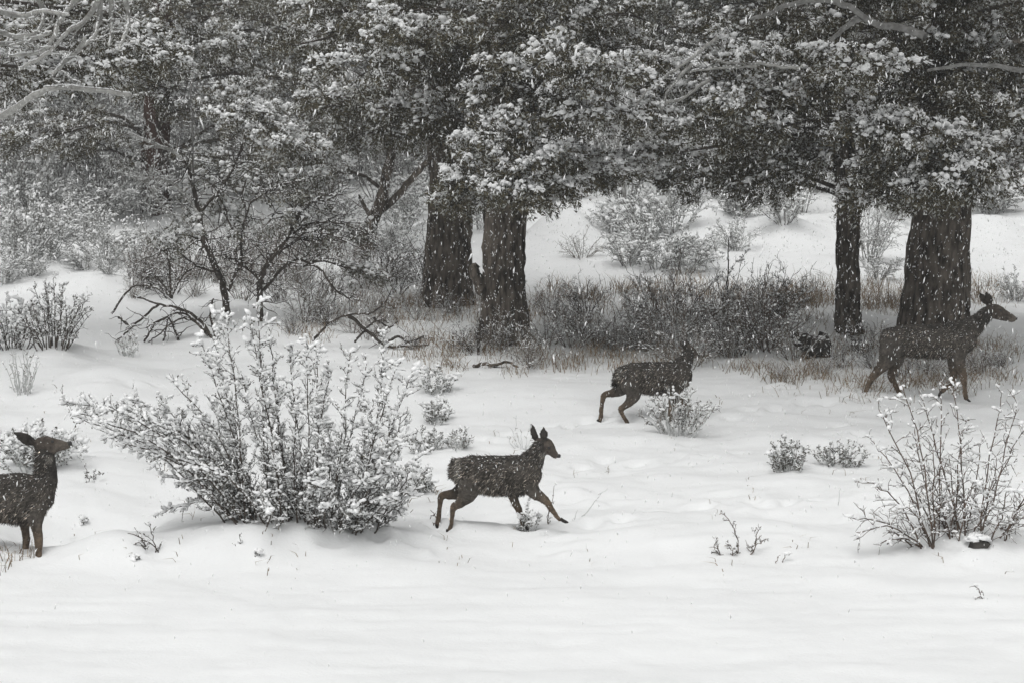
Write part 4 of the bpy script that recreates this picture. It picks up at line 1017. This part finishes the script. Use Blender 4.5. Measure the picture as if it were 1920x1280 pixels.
def make_deer(label, foot_px, k, z0, chains, ears, eye, nose, hooves, rump=None, throat=None, rz=0.0, width=1.0, snowback=40, sink=0.05, xo=None):
    """k: zoom px per metre; z0: (x, y) zoom px of the ground point under the deer; chains: (kind, side, [(x, y, rv, rl)...])"""
    base = hit(*foot_px)
    d = thing('deer', label, 'deer', base - np.array([0, 0, sink]), 'mule deer crossing the snow', rz)
    def loc(x, y): return (x - z0[0]) / k, (z0[1] - y) / k
    mb = MB(); samp = []
    for kind, side, pts in chains:
        A = []
        for p in pts:
            x, z = loc(p[0], p[1]); rv = p[2] / k; rl = (p[3] if len(p) > 3 else p[2]) / k
            lat = p[4] / k if len(p) > 4 else side / k
            A.append((x, z, lat, rv, rl))
        A = resample(A, max(8, len(A) * 5))
        A[:, 3:] = np.maximum(A[:, 3:], 0.006)
        ring_loft(mb, A[:, 0], A[:, 1], A[:, 2], A[:, 3], A[:, 4] * width if kind in ('body',) else A[:, 4])
        for j, a in enumerate(A): samp.append((a[0], a[2], a[1], max(a[3], a[4]), kind, j / (len(A) - 1)))
    for (bx, by, bl), (tx, ty, tl), w in ears:
        x0, zz0 = loc(bx, by); x1, zz1 = loc(tx, ty)
        n = 9; t = np.linspace(0, 1, n)
        prof = np.array([0.45, .75, .95, 1.0, .98, .88, .7, .45, .15])
        A = np.stack([x0 + (x1 - x0) * t, zz0 + (zz1 - zz0) * t, bl / k + (tl - bl) / k * t], -1)
        ring_loft(mb, A[:, 0], A[:, 1], A[:, 2], prof * w / k, np.maximum(prof * 0.30 * w / k, 0.007), 12)
        for j in range(n): samp.append((A[j, 0], A[j, 2], A[j, 1], 0.02, 'ear', t[j]))
    me = mb.mesh('deer_raw')
    tmp = bpy.data.objects.new('tmp_deer', me); COL.objects.link(tmp)
    r = tmp.modifiers.new('r', 'REMESH'); r.mode = 'VOXEL'; r.voxel_size = 0.0125; r.use_smooth_shade = True
    s = tmp.modifiers.new('s', 'SMOOTH'); s.factor = 0.5; s.iterations = 5
    dg = bpy.context.evaluated_depsgraph_get()
    m2 = bpy.data.meshes.new_from_object(tmp.evaluated_get(dg))
    bpy.data.objects.remove(tmp)
    n = len(m2.vertices)
    V = np.zeros(n * 3, np.float32); m2.vertices.foreach_get('co', V); V = V.reshape(-1, 3).astype(float)
    N = np.zeros(n * 3, np.float32); m2.vertices.foreach_get('normal', N); N = N.reshape(-1, 3).astype(float)
    # muscle and shaggy unevenness
    V = V + N * (0.006 * vnoise(V[:, 0] * 9, V[:, 1] * 9, V[:, 2] * 9, 4) + 0.0035 * vnoise(V[:, 0] * 30, V[:, 1] * 30, V[:, 2] * 26, 8))[:, None]
    m2.vertices.foreach_set('co', V.astype(np.float32).ravel())
    SP = np.array([s_[:3] for s_ in samp]); SR = np.array([s_[3] for s_ in samp]); kinds = [s_[4] for s_ in samp]; ST_ = np.array([s_[5] for s_ in samp])
    near = np.zeros(n, int)
    for i0 in range(0, n, 4000):
        dd = np.linalg.norm(V[i0:i0 + 4000, None] - SP[None], axis=2) - SR[None]
        near[i0:i0 + 4000] = np.argmin(dd, 1)
    C = np.zeros((n, 3))
    kd = np.array(kinds)[near]; tt = ST_[near]
    zb = V[:, 2]; ztop = V[kd == 'body'][:, 2].max(); zbot = V[kd == 'body'][:, 2].min()
    f = np.clip((zb - zbot) / (ztop - zbot), 0, 1)[:, None]
    mixc = lambda a, b, t: np.array(CO[a]) * (1 - t) + np.array(CO[b]) * t
    C[:] = mixc('body', 'back', np.clip((f - 0.5) * 2, 0, 1))
    for nm, ca, cb in (('leg', 'body', 'leg'), ('head', 'head', 'muzzle'), ('ear', 'ear', 'back'), ('tail', 'tail', 'tail')):
        s_ = kd == nm
        t = tt[s_][:, None]
        if nm == 'leg': t = np.clip((t - 0.12) / 0.32, 0, 1)
        C[s_] = mixc(ca, cb, t)
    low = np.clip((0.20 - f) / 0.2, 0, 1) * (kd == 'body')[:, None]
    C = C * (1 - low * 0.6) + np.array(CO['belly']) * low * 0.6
    def patch(px, py, rx, rz_, col, amt, lateral=None):
        nonlocal C
        x, z = loc(px, py)
        w = np.exp(-((V[:, 0] - x) / (rx / k)) ** 4 - ((V[:, 2] - z) / (rz_ / k)) ** 4)[:, None] * amt
        C = C * (1 - w) + np.array(CO[col]) * w
    for p in (rump or []): patch(*p, 'white', 0.32)
    for p in (throat or []): patch(*p, 'pale', 0.32)
    C *= (1 + 0.35 * fbm(V[:, 0] * 22, V[:, 1] * 22, V[:, 2] * 14, 12, 2))[:, None].clip(0.5, 1.6)
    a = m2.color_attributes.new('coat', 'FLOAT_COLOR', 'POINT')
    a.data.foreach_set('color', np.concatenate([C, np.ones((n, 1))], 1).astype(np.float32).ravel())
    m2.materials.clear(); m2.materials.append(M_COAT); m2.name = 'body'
    bo = link('body', m2, d)
    # winter hair standing off the body
    nh = 13000
    w = np.where(kd == 'leg', 0.35, np.where(kd == 'head', 0.3, np.where(kd == 'ear', 0.25, 1.0)))
    i = rng.choice(n, nh, p=w / w.sum())
    ln = np.where(kd[i] == 'body', 0.040, np.where(kd[i] == 'tail', 0.05, np.where(kd[i] == 'neck', 0.034, 0.013))) * rng.uniform(0.5, 1.3, nh)
    flow = np.array([-0.75, 0, -0.65])
    D = norm(N[i] * 0.38 + flow * 0.8 + rng.normal(size=(nh, 3)) * 0.25)
    sd_ = np.where(np.isin(kd[i], ('body', 'neck', 'tail')), 1.0, 0.5)[:, None] * norm(cross(D, N[i] + rng.normal(size=(nh, 3)) * 0.3)) * 0.0052
    B = V[i] - N[i] * 0.003
    HV = np.stack([B + sd_, B - sd_, B + D * ln[:, None]], 1).reshape(-1, 3)
    HC = C[i] * np.exp(rng.normal(size=(nh, 1)) * 0.9) * 1.05 + 0.006
    wet = rng.random(nh) < 0.10 * np.clip(0.5 + N[i][:, 2], 0.15, 1.3)        # hair tips holding snow
    HC[wet] = np.array([0.42, 0.42, 0.41])
    hm = MB(); hm.add(HV, np.arange(nh * 3).reshape(-1, 3), C=np.repeat(HC, 3, 0))
    hm.build('fur', M_HAIR, d, smooth=False, stuff=True)
    # eyes, nose, hooves
    for side in (-1, 1):
        x, z = loc(*eye[:2])
        e = MB(); e.add(ICO2[0] * np.array([0.016, 0.010, 0.013]) + np.array([x, (side * eye[2] + (eye[3] if len(eye) > 3 else 0)) / k, z]), ICO2[1]); e.build('eye', M_EYE, d)
    x, z = loc(*nose[:2])
    e = MB(); e.add(BL2[0] * np.array([0.020, 0.022, 0.022]) * nose[2] + np.array([x, (nose[3] if len(nose) > 3 else 0) / k, z]), ICO2[1]); e.build('nose', M_BLACK, d)
    for hx, hy, hl, an in hooves:
        x, z = loc(hx, hy)
        # cloven wedge: two tapered toes
        for sgn in (-1, 1):
            P = np.array([[-0.014, 0, 0.03], [0.0, 0, 0.004], [0.022, 0, -0.018], [0.040, 0, -0.028]])
            R = np.array([0.014, 0.016, 0.014, 0.006])
            ca, sa = math.cos(an), math.sin(an)
            Q_ = np.stack([P[:, 0] * ca - P[:, 2] * sa, np.full(4, sgn * 0.010), P[:, 0] * sa + P[:, 2] * ca], -1) + np.array([x, hl / k, z])
            hb = MB(); tube(hb, Q_, R, 7); hb.build('hoof', M_HOOF, d)
    # snow caught in the coat
    sb = MB()
    up = np.nonzero((N[:, 2] > 0.25) & ((kd == 'body') | (kd == 'neck') | (kd == 'head')))[0]
    i = rng.choice(up, snowback); blobs(sb, V[i] + N[i] * 0.003, rng.uniform(0.003, 0.008, (snowback, 1)) * np.array([1.3, 1, .7]))
    anyv = np.nonzero(kd == 'body')[0]
    i = rng.choice(anyv, 60); blobs(sb, V[i] + N[i] * 0.004, rng.uniform(0.002, 0.006, (60, 1)) * np.array([1, 1, 1.6]))
    sb.build('snow_dusting', M_CLUMP, d, stuff=True)
    return d

# --- running fawn (zoom 4.923 of region 780,760)
zf = 4.923
def full(z, o, f): return (o[0] + z[0] / f, o[1] + z[1] / f)
yF = depth_of(905, 987)
kf = zf * ppm(yF)
fx, fy = 620, 1110
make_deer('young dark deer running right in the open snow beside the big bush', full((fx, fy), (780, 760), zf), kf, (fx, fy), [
    ('body', 0, [(385, 520, 105, 85), (450, 545, 150, 105), (560, 572, 172, 122), (700, 588, 185, 132), (850, 590, 188, 130), (980, 585, 185, 118), (1070, 570, 150, 95), (1105, 560, 105, 70)]),
    ('neck', 0, [(1030, 520, 130, 85), (1085, 440, 108, 68), (1130, 365, 82, 54), (1165, 300, 66, 48), (1185, 275, 58, 46)]),
    ('head', 0, [(1165, 270, 52, 46), (1205, 305, 66, 52), (1245, 350, 56, 44), (1280, 390, 40, 32), (1305, 410, 30, 26)]),
    ('tail', 0, [(362, 440, 24, 22), (338, 500, 24, 24), (328, 560, 24, 22), (320, 605, 14, 12)]),
    ('leg', 58, [(470, 640, 120, 62), (430, 730, 92, 52), (350, 775, 58, 36), (262, 785, 38, 27), (226, 800, 34, 25), (215, 880, 25, 20), (205, 970, 24, 20), (196, 1030, 27, 23), (190, 1085, 22, 20)]),
    ('leg', -58, [(500, 650, 125, 62), (470, 760, 95, 52), (410, 835, 55, 36), (358, 872, 38, 27), (342, 900, 32, 24), (332, 980, 24, 20), (322, 1050, 24, 20), (310, 1085, 26, 22), (292, 1118, 22, 20)]),
    ('leg', 52, [(900, 660, 90, 50), (890, 760, 60, 38), (915, 850, 42, 30), (952, 925, 36, 28), (972, 985, 26, 21), (985, 1035, 26, 22), (1003, 1075, 22, 20)]),
    ('leg', -52, [(1040, 650, 95, 50), (1100, 745, 62, 38), (1165, 790, 48, 32), (1215, 835, 36, 27), (1260, 905, 27, 22), (1300, 960, 24, 20), (1328, 995, 25, 21), (1352, 1008, 20, 18)]),
    ], [((1118, 275, 30), (1064, 108, 52), 38), ((1185, 262, -34), (1182, 122, -58), 42)], (1235, 325, 44), (1322, 412, 1.0), [(188, 1092, 58, -0.2), (285, 1122, -58, -0.5), (1010, 1085, 52, -0.1), (1365, 1012, -52, 0.35)],
    rump=[(388, 540, 28, 120)], throat=[(1175, 400, 30, 40)])

# --- walking deer in the middle (zoom 5.817 of region 1080,620)
zf = 5.817
yM = depth_of(1195, 790)
kf = zf * ppm(yM)
fx, fy = 700, 985
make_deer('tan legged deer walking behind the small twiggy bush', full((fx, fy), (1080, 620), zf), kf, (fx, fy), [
    ('body', 0, [(480, 430, 90, 80), (540, 450, 135, 105), (660, 470, 165, 122), (820, 480, 178, 132), (980, 478, 178, 128), (1110, 465, 165, 112), (1180, 450, 130, 90), (1215, 440, 90, 65)]),
    ('neck', 0, [(1110, 420, 130, 85, 0), (1175, 335, 104, 66, 60), (1215, 260, 78, 56, 120), (1230, 215, 66, 52, 165)]),
    ('head', 0, [(1215, 205, 56, 50, 160), (1245, 205, 62, 54, 195), (1290, 232, 50, 46, 240), (1325, 258, 36, 35, 275), (1340, 270, 28, 27, 292)]),
    ('tail', 0, [(452, 390, 22, 22), (432, 460, 26, 24), (428, 540, 26, 22), (438, 600, 14, 12)]),
    ('leg', 62, [(540, 540, 120, 66), (480, 610, 82, 50), (400, 650, 52, 34), (325, 668, 36, 26), (298, 690, 34, 25), (285, 770, 26, 21), (275, 870, 25, 21), (270, 930, 27, 23), (258, 962, 22, 20)]),
    ('leg', -62, [(600, 540, 130, 66), (620, 650, 92, 52), (575, 740, 56, 36), (510, 795, 38, 28), (482, 815, 34, 26), (500, 870, 27, 22), (530, 920, 26, 22), (552, 955, 27, 23), (562, 975, 22, 20)]),
    ('leg', 56, [(1040, 540, 95, 52), (1060, 640, 62, 38), (1105, 715, 44, 30), (1165, 745, 36, 27), (1205, 775, 30, 24), (1215, 850, 24, 20), (1210, 900, 25, 21), (1195, 925, 21, 19)]),
    ('leg', -56, [(1080, 540, 95, 52), (1060, 660, 58, 36), (1040, 760, 40, 29), (1030, 830, 34, 27), (1020, 900, 25, 21), (1010, 950, 25, 21), (1020, 978, 21, 19)]),
    ], [((1205, 180, 130), (1165, 85, 100), 36), ((1228, 175, 205), (1215, 70, 235), 36)], (1272, 205, 48, 225), (1350, 275, 1.0, 302), [(248, 972, 62, 0.2), (568, 985, -62, 0.0), (1200, 935, 56, -0.3), (1026, 985, -56, 0)],
    rump=[(470, 430, 20, 55)], throat=[])

# --- doe at the right (zoom 4.922 of region 1560,520)
zf = 4.922
yD = depth_of(1720, 744)
kf = zf * ppm(yD)
fx, fy = 760, 1100
make_deer('large doe striding right in front of the thickest trunk', full((fx, fy), (1560, 520), zf), kf, (fx, fy), [
    ('body', 0, [(500, 500, 85, 80), (560, 525, 120, 105), (680, 540, 142, 118), (830, 550, 152, 128), (980, 550, 160, 128), (1110, 540, 168, 118), (1200, 530, 160, 100), (1255, 540, 120, 72)]),
    ('neck', 0, [(1190, 480, 130, 82), (1270, 430, 105, 64), (1340, 370, 84, 54), (1400, 310, 70, 48), (1445, 270, 62, 46)]),
    ('head', 0, [(1435, 265, 58, 48), (1490, 275, 70, 54), (1545, 300, 62, 46), (1600, 325, 48, 36), (1645, 342, 36, 29), (1670, 350, 28, 26)]),
    ('tail', 0, [(478, 460, 22, 20), (462, 520, 20, 20), (455, 580, 18, 18), (452, 625, 10, 10)]),
    ('leg', -60, [(540, 580, 125, 66), (500, 690, 92, 52), (440, 780, 58, 36), (375, 860, 40, 28), (345, 900, 34, 25), (315, 975, 24, 20), (285, 1050, 23, 20), (272, 1085, 26, 22), (264, 1120, 22, 20)]),
    ('leg', 60, [(580, 580, 125, 66), (600, 690, 90, 50), (580, 790, 56, 34), (555, 865, 40, 28), (560, 900, 33, 25), (590, 960, 24, 20), (625, 1030, 23, 20), (645, 1060, 26, 22), (655, 1085, 21, 20)]),
    ('leg', -55, [(1150, 600, 95, 52), (1155, 710, 62, 38), (1175, 790, 44, 30), (1195, 865, 36, 28), (1208, 940, 24, 20), (1218, 1020, 22, 20), (1224, 1055, 25, 22), (1228, 1078, 21, 19)]),
    ('leg', 55, [(1130, 600, 95, 52), (1120, 710, 60, 38), (1125, 790, 44, 30), (1135, 870, 36, 28), (1115, 935, 25, 21), (1070, 985, 23, 20), (1040, 1010, 25, 21), (1015, 1030, 20, 18)]),
    ], [((1430, 215, 30), (1352, 105, 55), 36), ((1445, 205, -34), (1388, 86, -50), 40)], (1528, 262, 44), (1682, 345, 1.05), [(258, 1132, -60, -0.6), (662, 1090, 60, 0), (1238, 1084, -55, 0.1), (1005, 1040, 55, -1.2)],
    rump=[], throat=[(1420, 420, 35, 25)])

# --- browsing deer at the left edge (zoom 3.765 of region 0,740)
zf = 3.763
yL = depth_of(60, 1034)
kf = zf * ppm(yL)
fx, fy = 200, 1105
make_deer('deer at the left edge lifting its muzzle to browse the big bush', full((fx, fy), (0, 740), zf), kf, (fx, fy), [
    ('body', 0, [(-390, 600, 80, 80), (-330, 620, 125, 110), (-200, 650, 150, 128), (-40, 672, 168, 140), (110, 682, 182, 142), (230, 680, 178, 128), (310, 670, 135, 100), (345, 670, 90, 70)]),
    ('neck', 0, [(280, 640, 120, 95), (325, 560, 98, 76), (338, 480, 78, 64), (335, 400, 70, 56), (328, 345, 66, 54)]),
    ('head', 0, [(290, 300, 58, 50), (345, 300, 66, 54), (400, 305, 54, 44), (450, 305, 42, 34), (485, 303, 32, 28), (500, 302, 28, 26)]),
    ('tail', 0, [(-440, 560, 22, 20), (-465, 620, 22, 22), (-470, 700, 20, 18)]),
    ('leg', -62, [(-300, 700, 120, 70), (-320, 800, 84, 50), (-360, 880, 48, 34), (-395, 920, 36, 27), (-385, 1000, 26, 21), (-375, 1060, 25, 21), (-370, 1100, 22, 20)]),
    ('leg', 62, [(-260, 700, 120, 70), (-250, 800, 84, 50), (-280, 880, 48, 34), (-310, 925, 36, 27), (-300, 1000, 26, 21), (-290, 1060, 25, 21), (-285, 1085, 22, 20)]),
    ('leg', 72, [(170, 740, 85, 55), (160, 840, 52, 42), (165, 910, 36, 32), (172, 975, 30, 28), (168, 1030, 24, 22), (165, 1065, 25, 23), (163, 1095, 23, 22)]),
    ('leg', -72, [(270, 750, 85, 55), (275, 850, 52, 42), (285, 920, 36, 32), (292, 985, 31, 29), (290, 1045, 24, 22), (288, 1090, 26, 24), (288, 1115, 24, 22)]),
    ], [((262, 285, -44), (132, 198, -75), 42), ((258, 280, 44), (90, 212, 75), 32)], (398, 268, 44), (508, 292, 1.15), [(168, 1105, 72, 0), (294, 1122, -72, 0), (-362, 1110, -62, 0), (-278, 1095, 62, 0)],
    rump=[], throat=[(370, 400, 25, 30)], rz=0.0, width=0.95, snowback=120)

# ------------------------------------------------------------------ falling snow
def flakes():
    n = 130000
    y = (rng.uniform(17.0 ** 3, 44.0 ** 3, n)) ** (1 / 3)
    x = rng.uniform(-0.33, 0.33, n) * y
    z = CAM_H - 0.105 * y + rng.uniform(-0.18, 0.2, n) * y
    keep = z > gz(x, y) + 0.05
    P = np.stack([x, y, z], -1)[keep]
    m = len(P)
    base = np.array([[1, -0.6, -0.15], [-0.9, -0.7, 0.35], [0, 1.1, -0.7], [0, 0, 0.9]], float)
    T = np.array([[0, 1, 3], [1, 2, 3], [2, 0, 3], [0, 2, 1]])
    s = np.exp(rng.normal(size=m) * 0.45) * 0.0042
    V = base[None] * (1 + rng.normal(size=(m, 4, 1)) * 0.3) * (s[:, None] * np.array([0.62, 0.62, 3.0]))[:, None]
    V[:, :, 0] += V[:, :, 2] * (0.12 + rng.normal(size=(m, 1)) * 0.3)
    V = V + P[:, None]
    mb = MB(); mb.add(V.reshape(-1, 3), (T[None] + (np.arange(m) * 4)[:, None, None]).reshape(-1, 3))
    o = mb.build('falling_snow', M_FLAKE)
    tag(o, 'snowflakes falling through the air over the whole scene', 'snowflakes', kind='stuff')
flakes()

# ------------------------------------------------------------------ snow-filled air
HAZE = 0.0009
def haze():
    zlo, zhi = -9.0, 36.0
    mb = MB()
    V = np.array([[x, y, z] for x in (-200, 200) for y in (-80, 260) for z in (zlo, zhi)], float)
    Q = [[0, 1, 3, 2], [4, 6, 7, 5], [0, 4, 5, 1], [2, 3, 7, 6], [0, 2, 6, 4], [1, 5, 7, 3]]
    mb.add(V, None, Q)
    m = bpy.data.materials.new('snow_haze'); m.use_nodes = True
    n, l = m.node_tree.nodes, m.node_tree.links
    n.clear()
    out = n.new('ShaderNodeOutputMaterial'); v = n.new('ShaderNodeVolumePrincipled')
    v.inputs['Color'].default_value = (0.93, 0.95, 0.95, 1); v.inputs['Density'].default_value = HAZE; v.inputs['Anisotropy'].default_value = 0.0
    l.new(v.outputs['Volume'], out.inputs['Volume'])
    o = mb.build('haze', m, smooth=False)
    tag(o, 'thin pale haze of falling snow filling the air', 'haze', kind='stuff')
if HAZE: haze()
